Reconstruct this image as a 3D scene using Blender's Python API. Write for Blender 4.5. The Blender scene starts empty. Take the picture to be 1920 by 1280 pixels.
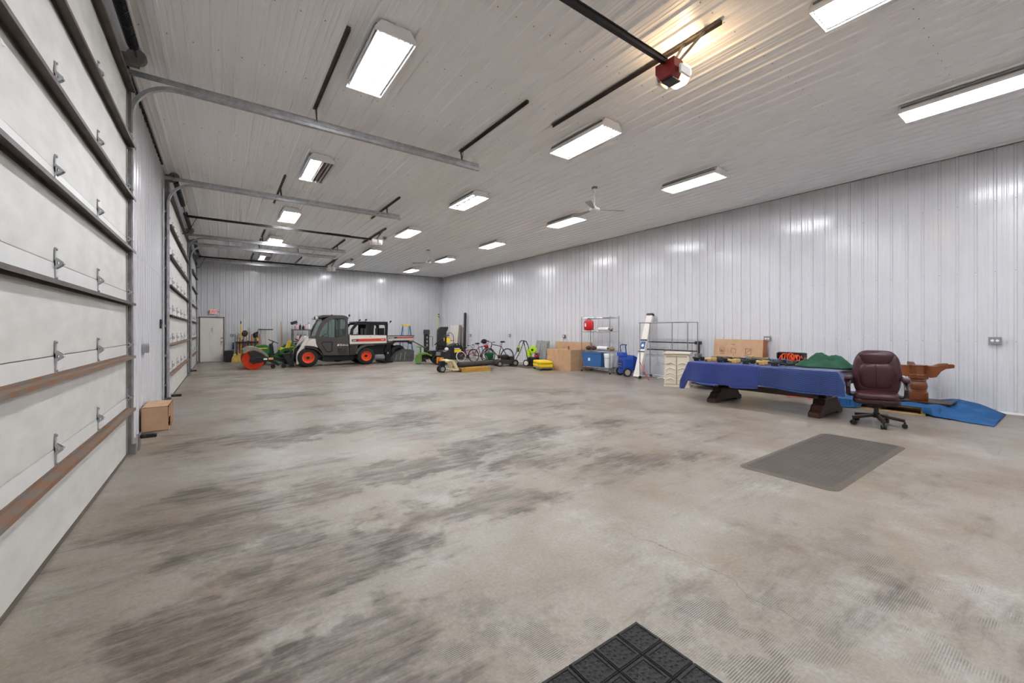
import bpy, math, random
from mathutils import Vector, Matrix
from mathutils.geometry import tessellate_polygon
random.seed(7)
S = bpy.context.scene
COL = S.collection
PI = math.pi
# ------------------------------------------------------------ camera, world, exposure
cam_d = bpy.data.cameras.new('camera'); cam = bpy.data.objects.new('camera', cam_d); COL.objects.link(cam)
cam.location = (0, 0, 1.5)
cam.rotation_euler = (PI/2, 0, -math.atan2(544, 767))
cam_d.sensor_width = 36; cam_d.lens = 767/1920*36; cam_d.shift_y = -21.5/1920; cam_d.clip_start = .05; cam_d.clip_end = 200
S.camera = cam
W = bpy.data.worlds.new('daylight'); S.world = W; W.use_nodes = True
W.node_tree.nodes['Background'].inputs[0].default_value = (.85, .92, 1, 1)
W.node_tree.nodes['Background'].inputs[1].default_value = .35
vs = S.view_settings
vs.view_transform = 'Standard'; vs.look = 'None'; vs.gamma = 1; vs.use_curve_mapping = False
vs.exposure = 1.78
TUBE_POWER = 31.0          # emission of a lit lamp tube
S.cycles.use_denoising = True
S.cycles.max_bounces = 8; S.cycles.diffuse_bounces = 5; S.cycles.glossy_bounces = 3
S.cycles.sample_clamp_indirect = 8
S.cycles.use_light_tree = True
S.cycles.use_adaptive_sampling = True; S.cycles.adaptive_threshold = .09; S.cycles.adaptive_min_samples = 12
S.cycles.caustics_reflective = False; S.cycles.caustics_refractive = False

# ------------------------------------------------------------ helpers
def lin(c):
    return tuple((x/255/12.92 if x/255 <= .04045 else ((x/255+.055)/1.055)**2.4) for x in c) + (1,)
MATS = {}
def mat(name, rgb, rough=.5, metal=0, var=0., vs=6., bump=0., bs=60., emit=0., alpha=1., stretch=None, coat=0., rgb2=None):
    if name in MATS: return MATS[name]
    m = bpy.data.materials.new(name); m.use_nodes = True; nt = m.node_tree; N = nt.nodes
    b = N['Principled BSDF']; c = lin(rgb)
    b.inputs['Base Color'].default_value = c; b.inputs['Roughness'].default_value = rough; b.inputs['Metallic'].default_value = metal
    if coat: b.inputs['Coat Weight'].default_value = coat
    tc = None
    if var or bump:
        tc = N.new('ShaderNodeTexCoord'); src = tc.outputs['Object']
        if stretch:
            mp = N.new('ShaderNodeMapping'); mp.inputs['Scale'].default_value = stretch
            nt.links.new(src, mp.inputs[0]); src = mp.outputs[0]
    if var:
        n = N.new('ShaderNodeTexNoise'); n.inputs['Scale'].default_value = vs; n.inputs['Detail'].default_value = 5
        nt.links.new(src, n.inputs['Vector'])
        mx = N.new('ShaderNodeMix'); mx.data_type = 'RGBA'
        lo = lin(rgb2) if rgb2 else tuple(x*(1-var) for x in c[:3]) + (1,)
        mx.inputs[6].default_value = lo; mx.inputs[7].default_value = c if rgb2 else tuple(min(1, x*(1+var*.6)) for x in c[:3]) + (1,)
        r = N.new('ShaderNodeMapRange'); r.inputs[1].default_value = .35; r.inputs[2].default_value = .65
        nt.links.new(n.outputs[0], r.inputs[0]); nt.links.new(r.outputs[0], mx.inputs[0]); nt.links.new(mx.outputs[2], b.inputs['Base Color'])
    if bump:
        n2 = N.new('ShaderNodeTexNoise'); n2.inputs['Scale'].default_value = bs; n2.inputs['Detail'].default_value = 3
        nt.links.new(src, n2.inputs['Vector'])
        bp = N.new('ShaderNodeBump'); bp.inputs['Strength'].default_value = bump; bp.inputs['Distance'].default_value = .01
        nt.links.new(n2.outputs[0], bp.inputs['Height']); nt.links.new(bp.outputs[0], b.inputs['Normal'])
    if emit:
        b.inputs['Emission Color'].default_value = c; b.inputs['Emission Strength'].default_value = emit
    if alpha < 1:
        b.inputs['Transmission Weight'].default_value = 1 - alpha; b.inputs['IOR'].default_value = 1.05
    MATS[name] = m; return m

class MB:
    def __init__(s): s.v = []; s.f = []; s.uv = None
    def add(s, vs, fs):
        o = len(s.v); s.v += [tuple(p) for p in vs]; s.f += [tuple(i+o for i in f) for f in fs]; return s
    def b2(s, x0, x1, y0, y1, z0, z1):
        return s.add([(x0,y0,z0),(x1,y0,z0),(x1,y1,z0),(x0,y1,z0),(x0,y0,z1),(x1,y0,z1),(x1,y1,z1),(x0,y1,z1)],
                     [(3,2,1,0),(4,5,6,7),(0,1,5,4),(1,2,6,5),(2,3,7,6),(3,0,4,7)])
    def box(s, c, d, R=None):
        x, y, z = (k/2 for k in d); c = Vector(c)
        ps = [Vector(p) for p in ((-x,-y,-z),(x,-y,-z),(x,y,-z),(-x,y,-z),(-x,-y,z),(x,-y,z),(x,y,z),(-x,y,z))]
        if R: ps = [R @ p for p in ps]
        return s.add([p + c for p in ps], [(3,2,1,0),(4,5,6,7),(0,1,5,4),(1,2,6,5),(2,3,7,6),(3,0,4,7)])
    def beam(s, p0, p1, w, h, roll=0):
        p0, p1 = Vector(p0), Vector(p1); d = p1 - p0; L = d.length
        R = d.to_track_quat('X', 'Z').to_matrix() @ Matrix.Rotation(roll, 3, 'X')
        return s.box((p0+p1)/2, (L, w, h), R)
    def cyl(s, p0, p1, r0, r1=None, n=10):
        r1 = r0 if r1 is None else r1; p0, p1 = Vector(p0), Vector(p1)
        q = (p1-p0).to_track_quat('Z', 'Y').to_matrix(); vs = []
        for p, r in ((p0, r0), (p1, r1)):
            for k in range(n):
                a = 2*PI*k/n; vs.append(p + q @ Vector((math.cos(a)*r, math.sin(a)*r, 0)))
        return s.add(vs, [tuple(range(n-1, -1, -1)), tuple(range(n, 2*n))] + [(k, (k+1) % n, n+(k+1) % n, n+k) for k in range(n)])
    def tube(s, pts, r, n=6, closed=False):
        pts = [Vector(p) for p in pts]; m = len(pts); vs = []; up = None
        for i, p in enumerate(pts):
            a = pts[(i-1) % m] if (closed or i) else p; b = pts[(i+1) % m] if (closed or i < m-1) else p
            t = (b-a).normalized()
            if up is None: up = t.orthogonal().normalized()
            up = (up - t*up.dot(t)); up = up.normalized() if up.length > 1e-6 else t.orthogonal().normalized()
            w = t.cross(up)
            for k in range(n):
                an = 2*PI*k/n; vs.append(p + (up*math.cos(an) + w*math.sin(an))*r)
        fs = []
        for i in range(m if closed else m-1):
            j = (i+1) % m
            fs += [(i*n+k, i*n+(k+1) % n, j*n+(k+1) % n, j*n+k) for k in range(n)]
        if not closed: fs += [tuple(range(n-1, -1, -1)), tuple(range((m-1)*n, m*n))]
        return s.add(vs, fs)
    def ring(s, c, R, r, axis='y', n=24, m=6, a0=0, a1=2*PI):
        full = abs(a1-a0-2*PI) < 1e-6; K = n if full else n+1; pts = []
        for k in range(K):
            a = a0 + (a1-a0)*k/n; u, w = math.cos(a)*R, math.sin(a)*R
            pts.append(Vector(c) + Vector({'y': (u, 0, w), 'x': (0, u, w), 'z': (u, w, 0)}[axis]))
        return s.tube(pts, r, m, full)
    def _ax(s, axis, a, b, h):
        return {'y': (a, h, b), 'x': (h, a, b), 'z': (a, b, h)}[axis]
    def prism(s, poly, h0, h1, axis='y', hole=None):
        n = len(poly); loops = [list(poly)] + ([list(hole)] if hole else [])
        tri = tessellate_polygon([[Vector((a, b, 0)) for a, b in L] for L in loops])
        flat = [p for L in loops for p in L]; K = len(flat)
        vs = [s._ax(axis, a, b, h0) for a, b in flat] + [s._ax(axis, a, b, h1) for a, b in flat]
        fs = [tuple(t) for t in tri] + [tuple(K+i for i in t[::-1]) for t in tri]; o = 0
        for L in loops:
            q = len(L); fs += [(o+k, o+(k+1) % q, K+o+(k+1) % q, K+o+k) for k in range(q)]; o += q
        return s.add(vs, fs)
    def lathe(s, prof, c=(0,0,0), n=16, axis='z', cap=True):
        vs = []; c = Vector(c)
        for r, h in prof:
            for k in range(n):
                a = 2*PI*k/n; vs.append(c + Vector(s._ax(axis, math.cos(a)*r, math.sin(a)*r, h)))
        m = len(prof)
        fs = [(i*n+k, i*n+(k+1) % n, (i+1)*n+(k+1) % n, (i+1)*n+k) for i in range(m-1) for k in range(n)]
        if cap: fs += [tuple(range(n-1, -1, -1)), tuple(range((m-1)*n, m*n))]
        return s.add(vs, fs)
    def ell(s, c, r, n=12, m=8, f=None):
        prof = []; vs = []
        for i in range(m+1):
            t = -PI/2 + PI*i/m
            for k in range(n):
                a = 2*PI*k/n; p = Vector((math.cos(t)*math.cos(a), math.cos(t)*math.sin(a), math.sin(t)))
                if f: p = f(p)
                vs.append((c[0]+p.x*r[0], c[1]+p.y*r[1], c[2]+p.z*r[2]))
        return s.add(vs, [(i*n+k, i*n+(k+1) % n, (i+1)*n+(k+1) % n, (i+1)*n+k) for i in range(m) for k in range(n)])
    def grid(s, fn, nu, nv, uvs=(1, 1)):
        vs = []; s.uv = s.uv or {}; o = len(s.v)
        for i in range(nu+1):
            for j in range(nv+1):
                vs.append(fn(i/nu, j/nv)); s.uv[o+len(vs)-1] = (i/nu*uvs[0], j/nv*uvs[1])
        return s.add(vs, [(i*(nv+1)+j, (i+1)*(nv+1)+j, (i+1)*(nv+1)+j+1, i*(nv+1)+j+1) for i in range(nu) for j in range(nv)])
    def mesh(s, name, m, smooth=False):
        me = bpy.data.meshes.new(name); me.from_pydata(s.v, [], s.f); me.materials.append(m)
        if s.uv:
            ul = me.uv_layers.new(name='uv')
            for l in me.loops: ul.data[l.index].uv = s.uv.get(l.vertex_index, (0, 0))
        import bmesh
        bm = bmesh.new(); bm.from_mesh(me); bmesh.ops.recalc_face_normals(bm, faces=bm.faces); bm.to_mesh(me); bm.free()
        if smooth: me.polygons.foreach_set('use_smooth', [True]*len(me.polygons))
        return me
    def obj(s, name, m, parent=None, smooth=False, bevel=0, seg=2, sub=0, thick=0):
        o = bpy.data.objects.new(name, s.mesh(name, m, smooth)); COL.objects.link(o)
        if parent: o.parent = parent
        if thick:
            k = o.modifiers.new('solid', 'SOLIDIFY'); k.thickness = thick; k.offset = 0
        if bevel:
            k = o.modifiers.new('bevel', 'BEVEL'); k.width = bevel; k.segments = seg; k.limit_method = 'ANGLE'; k.angle_limit = .6
        if sub:
            k = o.modifiers.new('sub', 'SUBSURF'); k.levels = sub; k.render_levels = sub
        if smooth and not sub:
            try:
                o.data.set_sharp_from_angle(angle=.7)
            except Exception: pass
        return o
def link(me, name, parent=None, loc=(0,0,0), rot=(0,0,0)):
    o = bpy.data.objects.new(name, me); COL.objects.link(o); o.location = loc; o.rotation_euler = rot
    if parent: o.parent = parent
    return o
def tag(o, label, cat, group=None, kind=None):
    o['label'] = label; o['category'] = cat
    if group: o['group'] = group
    if kind: o['kind'] = kind
    return o
def thing(name, label, cat, loc=(0,0,0), rz=0, group=None, kind=None):
    o = bpy.data.objects.new(name, None); COL.objects.link(o); o.empty_display_size = .1
    o.location = loc; o.rotation_euler = (0, 0, rz)
    return tag(o, label, cat, group, kind)
def dup(root, loc, rz=None, label=None):
    r = root.copy(); COL.objects.link(r); r.location = loc
    if rz is not None: r.rotation_euler = (0, 0, rz)
    if label: r['label'] = label
    for ch in list(root.children):
        c = ch.copy(); COL.objects.link(c); c.parent = r
        for g in list(ch.children):
            d = g.copy(); COL.objects.link(d); d.parent = c
    return r
def text(s, size, m, parent, loc, rot, name='lettering', ext=.002, align='CENTER'):
    cu = bpy.data.curves.new(name, 'FONT'); cu.body = s; cu.size = size; cu.extrude = ext; cu.align_x = align; cu.align_y = 'CENTER'
    tmp = bpy.data.objects.new(name, cu); COL.objects.link(tmp)
    me = bpy.data.meshes.new_from_object(tmp.evaluated_get(bpy.context.evaluated_depsgraph_get())); bpy.data.objects.remove(tmp)
    me.materials.clear(); me.materials.append(m)
    o = bpy.data.objects.new(name, me); COL.objects.link(o); o.location = loc; o.rotation_euler = rot; o.parent = parent
    return o
def nest(o, loc, rz=0):       # shift the vertices of a finished part
    o.data.transform(Matrix.Translation(loc) @ Matrix.Rotation(rz, 4, 'Z')); return o

# ------------------------------------------------------------ materials
WHITE_SHEET = mat('white_ribbed_steel', (208,208,211), .17, 0, .03, 1.2)
CEIL_SHEET = mat('white_ceiling_steel', (246,246,247), .34)
DOOR_WHITE = mat('door_white', (200,198,193), .5, 0, .08, 3, .25, 90, stretch=(1,1,2.5))
STRIP_WHITE = mat('door_rail_white', (206,205,202), .42, 0, .05, 4)
GALV = mat('galvanised', (176,177,180), .36, .55, .18, 14)
GALV_D = mat('galvanised_dull', (134,131,127), .45, .35, .25, 8)
STRUT = mat('strut_brown_steel', (96,88,82), .5, .45, .3, 5, rgb2=(78,71,67))
RUST = mat('rusty_strut', (128,88,58), .75, .1, .5, 5, .2, 60, rgb2=(112,108,102))
BLACK = mat('black_plastic', (24,24,26), .45)
BLACKM = mat('black_metal', (28,27,28), .38, .3)
RUBBER = mat('rubber', (33,32,32), .8, 0, .3, 20, .2, 80)
DARKM = mat('dark_steel', (70,68,66), .45, .6, .3, 10)
CHROME = mat('chrome_tube', (186,188,192), .22, .9)
WHITE = mat('white_plastic', (232,232,230), .4)
CHAR = mat('charcoal_paint', (66,62,60), .42, 0, .08, 4)
ORANGE = mat('orange_paint', (228,74,22), .38)
YELLOW = mat('yellow_paint', (240,205,20), .42, 0, .05, 5)
GREEN = mat('tractor_green', (38,112,44), .38)
LIME = mat('lime_plastic', (176,214,34), .42)
RED = mat('red_plastic', (190,24,34), .42)
BLUE = mat('blue_plastic', (28,72,168), .4)
WOOD = mat('pale_wood', (202,164,112), .6, 0, .2, 8, stretch=(1,1,.2))
CARD = mat('cardboard', (190,154,120), .8, 0, .08, 6, .05, 60)
CARD_D = mat('cardboard_edge', (152,112,78), .85, 0, .1, 6)
GLASS = mat('window_glass', (205,220,220), .05, 0, alpha=.12)
# ------------------------------------------------------------ the room
XR, XL, YF, YB, ZC, RIB = 11.45, -1.0, 23.8, -5.0, 4.83, .235
def sheet_profile(n=4):
    out = []
    for k in range(n):
        u = k*RIB
        out += [(u, 0), (u+.010, .021), (u+.036, .021), (u+.046, 0)]
        for q in (.098, .152): out += [(u+q, 0), (u+q+.008, .004), (u+q+.022, .004), (u+q+.03, 0)]
    return out + [(n*RIB, 0), (n*RIB+.012, .0)]
def sheet_mesh(name, L, m):       # ribs point to +z, length along y, width along x
    p = sheet_profile(); k = len(p); b = MB()
    b.add([(u, 0, h) for u, h in p] + [(u, L, h) for u, h in p], [(i, i+1, k+i+1, k+i) for i in range(k-1)])
    return b.mesh(name, m)
PW = 4*RIB
def screws(name, pts, normal, parent, r=.009):
    b = MB(); nrm = Vector(normal)
    for p in pts: b.cyl(Vector(p), Vector(p)+nrm*.008, r, r*.7, 6)
    o = b.obj(name, GALV_D, parent); o['kind'] = 'stuff'; return o

# floor: stained concrete
def floor_material():
    m = bpy.data.materials.new('stained_concrete'); m.use_nodes = True; nt = m.node_tree; N = nt.nodes; L = nt.links
    b = N['Principled BSDF']
    def nd(t, **kw):
        n = N.new(t)
        for k, v in kw.items(): setattr(n, k, v)
        return n
    def ma(op, a, c=None, clamp=False):
        n = nd('ShaderNodeMath', operation=op); n.use_clamp = clamp
        for i, x in enumerate((a, c)):
            if x is None: continue
            if isinstance(x, (int, float)): n.inputs[i].default_value = x
            else: L.new(x, n.inputs[i])
        return n.outputs[0]
    tc = nd('ShaderNodeTexCoord'); P = tc.outputs['Object']
    def noise(sc, det=6, ro=.6, vec=P, off=(0,0,0), stretch=(1,1,1), dist=0):
        mp = nd('ShaderNodeMapping'); mp.inputs['Location'].default_value = off; mp.inputs['Scale'].default_value = stretch; L.new(vec, mp.inputs[0])
        n = nd('ShaderNodeTexNoise'); n.inputs['Scale'].default_value = sc; n.inputs['Detail'].default_value = det; n.inputs['Roughness'].default_value = ro; n.inputs['Distortion'].default_value = dist
        L.new(mp.outputs[0], n.inputs['Vector']); return n.outputs[0]
    def rng(x, a, c, lo=0., hi=1.):
        r = nd('ShaderNodeMapRange'); r.interpolation_type = 'SMOOTHSTEP'
        for i, q in enumerate((a, c, lo, hi)): r.inputs[i+1].default_value = q
        L.new(x, r.inputs[0]); return r.outputs[0]
    sep = nd('ShaderNodeSeparateXYZ'); L.new(P, sep.inputs[0]); X, Y = sep.outputs[0], sep.outputs[1]
    wob = ma('MULTIPLY', ma('SUBTRACT', noise(1.3, 4, .65), .5), 2.2); wob2 = ma('MULTIPLY', ma('SUBTRACT', noise(1.5, 4, .65, off=(7,3,0)), .5), 2.2)
    XW, YW = ma('ADD', X, wob), ma('ADD', Y, wob2)
    def blob(x, y, rx, ry, s):
        dx = ma('DIVIDE', ma('SUBTRACT', XW, x), rx); dy = ma('DIVIDE', ma('SUBTRACT', YW, y), ry)
        d = ma('ADD', ma('MULTIPLY', dx, dx), ma('MULTIPLY', dy, dy))
        return ma('MULTIPLY', rng(d, 1.4, .1), s)
    acc = None
    for q in FLOOR_STAINS:
        t = blob(*q); acc = t if acc is None else ma('ADD', acc, t)
    grime = rng(noise(.55, 5, .68, dist=.6), .40, .68)
    streak = rng(noise(1.1, 5, .7, stretch=(.45,2.2,1), off=(3,1,0)), .46, .70)
    zone = rng(X, 8.5, 5.0)                     # the lane by the overhead doors is the dirtier half
    dens = ma('ADD', ma('MULTIPLY', ma('ADD', ma('MULTIPLY', grime, .5), ma('MULTIPLY', streak, .36)), ma('ADD', ma('MULTIPLY', zone, .8), .2)), ma('MULTIPLY', acc, .9))
    rag = ma('SUBTRACT', ma('ADD', ma('MULTIPLY', noise(2.4, 7, .74, stretch=(.6,1.9,1)), 1.5), ma('MULTIPLY', noise(11, 4, .7, stretch=(.35,2.4,1)), .5)), 1.)
    dirt = ma('MULTIPLY', rng(ma('ADD', dens, rag), .1, 1.15), rng(noise(6.5, 5, .75, stretch=(.4,2.4,1), off=(4,4,0)), .3, .62, .35, 1.))
    # broom ridges across the slab, packed with dirt in patches
    ridge = ma('ADD', ma('MULTIPLY', ma('SINE', ma('ADD', ma('MULTIPLY', Y, 2*PI/.0105), ma('MULTIPLY', noise(3, 2), 2.5))), .5), .5)
    racc = None
    for q in FLOOR_RIDGES:
        t = blob(*q); racc = t if racc is None else ma('ADD', racc, t)
    rp = ma('MULTIPLY', ma('MAXIMUM', ma('MULTIPLY', racc, rng(noise(4.5, 5, .6), .42, .58)), ma('MULTIPLY', rng(noise(1.4, 4, .6, off=(11,2,0)), .6, .72), .12)), rng(ridge, .35, .75), True)
    mix1 = nd('ShaderNodeMix', data_type='RGBA'); mix1.inputs[6].default_value = lin((144,136,126)); mix1.inputs[7].default_value = lin((130,117,101))
    L.new(rng(noise(.8, 6, .65, off=(5,9,0)), .4, .65), mix1.inputs[0])
    mixg = nd('ShaderNodeMix', data_type='RGBA'); L.new(mix1.outputs[2], mixg.inputs[6]); mixg.inputs[7].default_value = lin((166,163,159))
    L.new(ma('MULTIPLY', rng(noise(1.0, 7, .7, off=(2,14,0)), .5, .72), .7), mixg.inputs[0])
    mix2 = nd('ShaderNodeMix', data_type='RGBA'); L.new(mixg.outputs[2], mix2.inputs[6]); 
    dk = nd('ShaderNodeMix', data_type='RGBA'); dk.inputs[6].default_value = lin((62,56,52)); dk.inputs[7].default_value = lin((80,66,52)); L.new(noise(.9, 4, .6, off=(1,21,0)), dk.inputs[0])
    L.new(dk.outputs[2], mix2.inputs[7]); L.new(dirt, mix2.inputs[0])
    mix3 = nd('ShaderNodeMix', data_type='RGBA'); L.new(mix2.outputs[2], mix3.inputs[6]); mix3.inputs[7].default_value = lin((66,60,53)); L.new(ma('MULTIPLY', rp, .8), mix3.inputs[0])
    # saw cuts and hairline cracks
    def line(v, at, w, amp): 
        d = ma('ABSOLUTE', ma('SUBTRACT', ma('ADD', v, ma('MULTIPLY', ma('SUBTRACT', noise(2.2, 4), .5), amp)), at)); return rng(d, w, w*.35)
    lines = None
    for v, at, w, amp, lo, hi, other in ((Y, 4.02, .006, .06, -1, 2.2, X), (Y, 7.3, .006, .1, -1, 7, X), (Y, 11.0, .008, .15, -1, 9, X), (X, 6.1, .006, .12, -2, 4.0, Y), (X, 2.45, .004, .5, .8, 2.2, Y)):
        t = ma('MULTIPLY', line(v, at, w, amp), ma('MULTIPLY', rng(other, lo, lo+.1), rng(other, hi, hi-.5)))
        lines = t if lines is None else ma('MAXIMUM', lines, t)
    mix4 = nd('ShaderNodeMix', data_type='RGBA'); L.new(mix3.outputs[2], mix4.inputs[6]); mix4.inputs[7].default_value = lin((58,52,47)); L.new(ma('MULTIPLY', lines, .7), mix4.inputs[0])
    # grain
    mix5 = nd('ShaderNodeMix', data_type='RGBA', blend_type='MULTIPLY'); L.new(mix4.outputs[2], mix5.inputs[6]); mix5.inputs[0].default_value = 1
    g = nd('ShaderNodeCombineColor'); gv = rng(noise(45, 4, .75), .3, .7, .84, 1.1)
    for i in range(3): L.new(gv, g.inputs[i])
    L.new(g.outputs[0], mix5.inputs[7]); L.new(mix5.outputs[2], b.inputs['Base Color'])
    L.new(rng(ma('ADD', ma('MULTIPLY', noise(2, 6), .6), ma('MULTIPLY', dirt, .3)), .2, .8, .38, .62), b.inputs['Roughness'])
    bp = nd('ShaderNodeBump'); bp.inputs['Strength'].default_value = .25; bp.inputs['Distance'].default_value = .004
    L.new(noise(60, 3, .7), bp.inputs['Height']); L.new(bp.outputs[0], b.inputs['Normal'])
    return m
# stain x, y, half-length x, half-length y, depth
FLOOR_STAINS = [(1.75,2.95,.9,.45,.75), (.65,2.85,.6,.5,.6), (-.2,2.5,.5,.45,.7), (1.6,4.3,1.1,.35,.7), (-.05,4.3,.8,.6,.6),
                (3.8,3.0,1.0,.4,.5), (3.2,4.5,1.0,.5,.65), (5.3,6.2,1.2,.6,.5), (1.9,6.5,1.5,.4,.55), (.4,6.7,1.3,.5,.55), (3.4,6.9,1.4,.4,.4),
                (.4,1.9,.7,.3,.7), (.2,3.4,.7,.35,.6), (2.9,3.7,.9,.3,.5), (4.6,4.6,1.0,.4,.45), (6.4,7.6,1.2,.5,.4), (2.6,8.6,2.2,.5,.4), (1.0,10.5,1.5,.6,.35), (2.5,13,2.6,.7,.35), (.5,16.5,1.5,1.0,.45), (4.0,17.6,3.5,.5,.5), (5.5,3.2,.8,.5,.4)]
FLOOR_RIDGES = [(1.25,1.6,.35,.3,1.), (1.85,1.12,.35,.22,1.), (3.5,1.12,.8,.3,.8), (3.3,.62,.6,.25,.8), (5.4,1.0,.7,.3,.6), (2.3,.8,.6,.3,.6)]
fb = MB(); fb.grid(lambda u, v: (XL-.1 + u*(XR-XL+.2), YB + v*(YF-YB+.1), 0), 24, 48)
tag(fb.obj('floor', floor_material()), 'stained grey concrete slab with broom ridges and dark tyre grime', 'floor', kind='structure')
# right wall
wr = thing('wall_right', 'long white ribbed steel wall without doors behind the stored furniture', 'wall', (XR, 0, 0), kind='structure')
me = sheet_mesh('wall_panel', ZC, WHITE_SHEET)
y = YF
ribs_r = []
while y > YB:
    o = link(me, 'wall_panel', wr); o.matrix_local = Matrix(((0,0,-1,0),(-1,0,0,y),(0,1,0,0),(0,0,0,1)))
    ribs_r += [y-k*RIB-.024 for k in range(4)]; y -= PW
screws('screw_heads', [(-.017, yy, z) for yy in ribs_r for z in (.06, 1.29, 2.56, 3.84)], (-1,0,0), wr)
MB().b2(-.03, 0, YB, YF, ZC-.035, ZC).obj('top_channel', GALV_D, wr)
MB().b2(-.022, 0, YB, YF, 0, .035).obj('base_channel', WHITE, wr)
# far wall
wf = thing('wall_far', 'white ribbed steel end wall with the exit door', 'wall', (0, YF, 0), kind='structure')
x = XL-.02
DX0, DX1, DZ = -.86, .10, 2.12
while x < XR:
    hi = x+PW
    z0 = DZ+.03 if (x < DX1+.02 and hi > DX0) else 0
    o = link(me if not z0 else sheet_mesh('wall_panel_short', ZC-z0, WHITE_SHEET), 'wall_panel', wf)
    o.matrix_local = Matrix(((1,0,0,x),(0,0,-1,0),(0,1,0,z0),(0,0,0,1)))
    x += PW
MB().b2(DX1, .175, -.004, .02, 0, DZ+.03).obj('filler_sheet', WHITE_SHEET, wf)
pf = sheet_profile(3)[:-1]; kf = len(pf)
bf = MB().add([(u, 0, h) for u, h in pf] + [(u, DZ+.03, h) for u, h in pf], [(i, i+1, kf+i+1, kf+i) for i in range(kf-1)])
o = bf.obj('wall_panel', WHITE_SHEET, wf); o.matrix_local = Matrix(((1,0,0,XL-.02+2*PW-3*RIB),(0,0,-1,0),(0,1,0,0),(0,0,0,1)))
MB().b2(DX0, DX1, -.012, .02, DZ, DZ+.06).obj('filler_sheet', WHITE_SHEET, wf)
MB().b2(XL, XR, -.03, 0, ZC-.035, ZC).obj('top_channel', GALV_D, wf)
MB().b2(XL, DX0, -.012, .02, 0, DZ+.03).obj('filler_sheet', WHITE_SHEET, wf)
wn = thing('wall_near', 'white ribbed steel end wall opposite the exit door', 'wall', (0, YB, 0), kind='structure')
x = XL
while x < XR:
    o = link(me, 'wall_panel', wn); o.matrix_local = Matrix(((-1,0,0,x+PW),(0,0,1,0),(0,1,0,0),(0,0,0,1))); x += PW
# ceiling
ce = thing('ceiling', 'white ribbed steel ceiling carrying the rows of strip lights', 'ceiling', (0, 0, ZC), kind='structure')
rib_x = []
for y0, y1 in ((YB, 1.24), (1.23, 12.6), (12.59, YF)):
    mc = sheet_mesh('ceiling_panel', y1-y0, CEIL_SHEET); x = XL
    while x < XR:
        o = link(mc, 'ceiling_panel', ce); o.matrix_local = Matrix(((-1,0,0,x+PW),(0,1,0,y0),(0,0,-1,0 if y0 != 1.23 else -.002),(0,0,0,1)))
        if y0 == YB: rib_x += [x+PW-k*RIB-.024 for k in range(4)]
        x += PW
screws('screw_heads', [(xx+.05, 1.05+1.2333*k, -.003) for xx in rib_x for k in range(0, 9)], (0,0,-1), ce, .0055)
MB().b2(XL-.3, XR+.3, YB-.2, YF+.2, .03, .2).obj('roof_deck', WHITE, ce)
# left wall: piers and header with the three overhead doors
wl = thing('wall_left', 'white ribbed steel wall holding the three overhead doors', 'wall', (XL, 0, 0), kind='structure')
DOORS = [(.55, 6.61), (11.05, 16.9), (18.7, 22.5)]
def left_panels(y0, y1, z0, z1):
    mm = sheet_mesh('wall_panel_left', z1-z0, WHITE_SHEET); yy = y0
    while yy < y1 - .02:
        o = link(mm, 'wall_panel', wl)
        w = min(PW, y1-yy); o.matrix_local = Matrix(((0,0,1,0),(w/PW,0,0,yy),(0,1,0,z0),(0,0,0,1))); yy += w
for y0, y1 in ((YB, .35), (6.98, 10.72), (17.2, 18.4), (22.75, YF)): left_panels(y0, y1, 0, ZC)
for y0, y1 in DOORS: left_panels(y0-.35, y1+.37, 4.5, ZC)
screws('screw_heads', [(.017, 6.98+.024+RIB*k, z) for k in range(16) for z in (1.29, 2.56, 3.84)], (1,0,0), wl)
b = MB()
k = 7.0
while k < 10.7:                                   # foam closure left ragged along the eave
    b.box((.03, k, ZC-.02-random.random()*.012), (.035, .05, .03)); k += .06
b.obj('foam_closure', BLACKM, wl)['kind'] = 'stuff'
for y0, y1 in DOORS:
    for ye, sgn in ((y0, -1), (y1, 1)):
        MB().b2(-.01, .02, min(ye-sgn*.05, ye+sgn*.36), max(ye-sgn*.05, ye+sgn*.36), 0, 4.5).obj('jamb_trim', WHITE_SHEET, wl)
        MB().b2(.02, .034, min(ye+sgn*.345, ye+sgn*.36), max(ye+sgn*.345, ye+sgn*.36), 0, 4.5).obj('jamb_lip', GALV, wl)

# ------------------------------------------------------------ overhead doors
SEAMS = [.697 + .627*k for k in range(6)]
def hinge_mesh():
    b = MB(); b.prism([(-.013,-.115),(.013,-.115),(.02,-.02),(.02,.02),(.01,.105),(-.01,.105),(-.02,.02),(-.02,-.02)], 0, .006, 'x')
    b.prism([(0,-.045),(.036,-.014),(.042,0),(.036,.012),(0,.045)], -.02, -.016, 'y', hole=[(.01,-.014),(.024,-.006),(.024,.006),(.01,.014)]); b.prism([(0,-.045),(.036,-.014),(.042,0),(.036,.012),(0,.045)], .016, .02, 'y', hole=[(.01,-.014),(.024,-.006),(.024,.006),(.01,.014)])
    b.cyl((.036,-.022,0), (.036,.022,0), .009, n=8)
    b.cyl((0,0,.092), (.014,0,.092), .009, n=6); b.cyl((0,0,-.1), (.014,0,-.1), .009, n=6)
    return b.mesh('hinge', GALV)
HINGE = hinge_mesh()
def strut_mesh(L, m):
    return MB().prism([(0,-.03),(0,.024),(.005,.024),(.005,.004),(.072,.004),(.072,-.026),(.067,-.026),(.067,-.002),(.005,-.002),(.005,-.03)], 0, L, 'y').mesh('strut', m)
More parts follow.
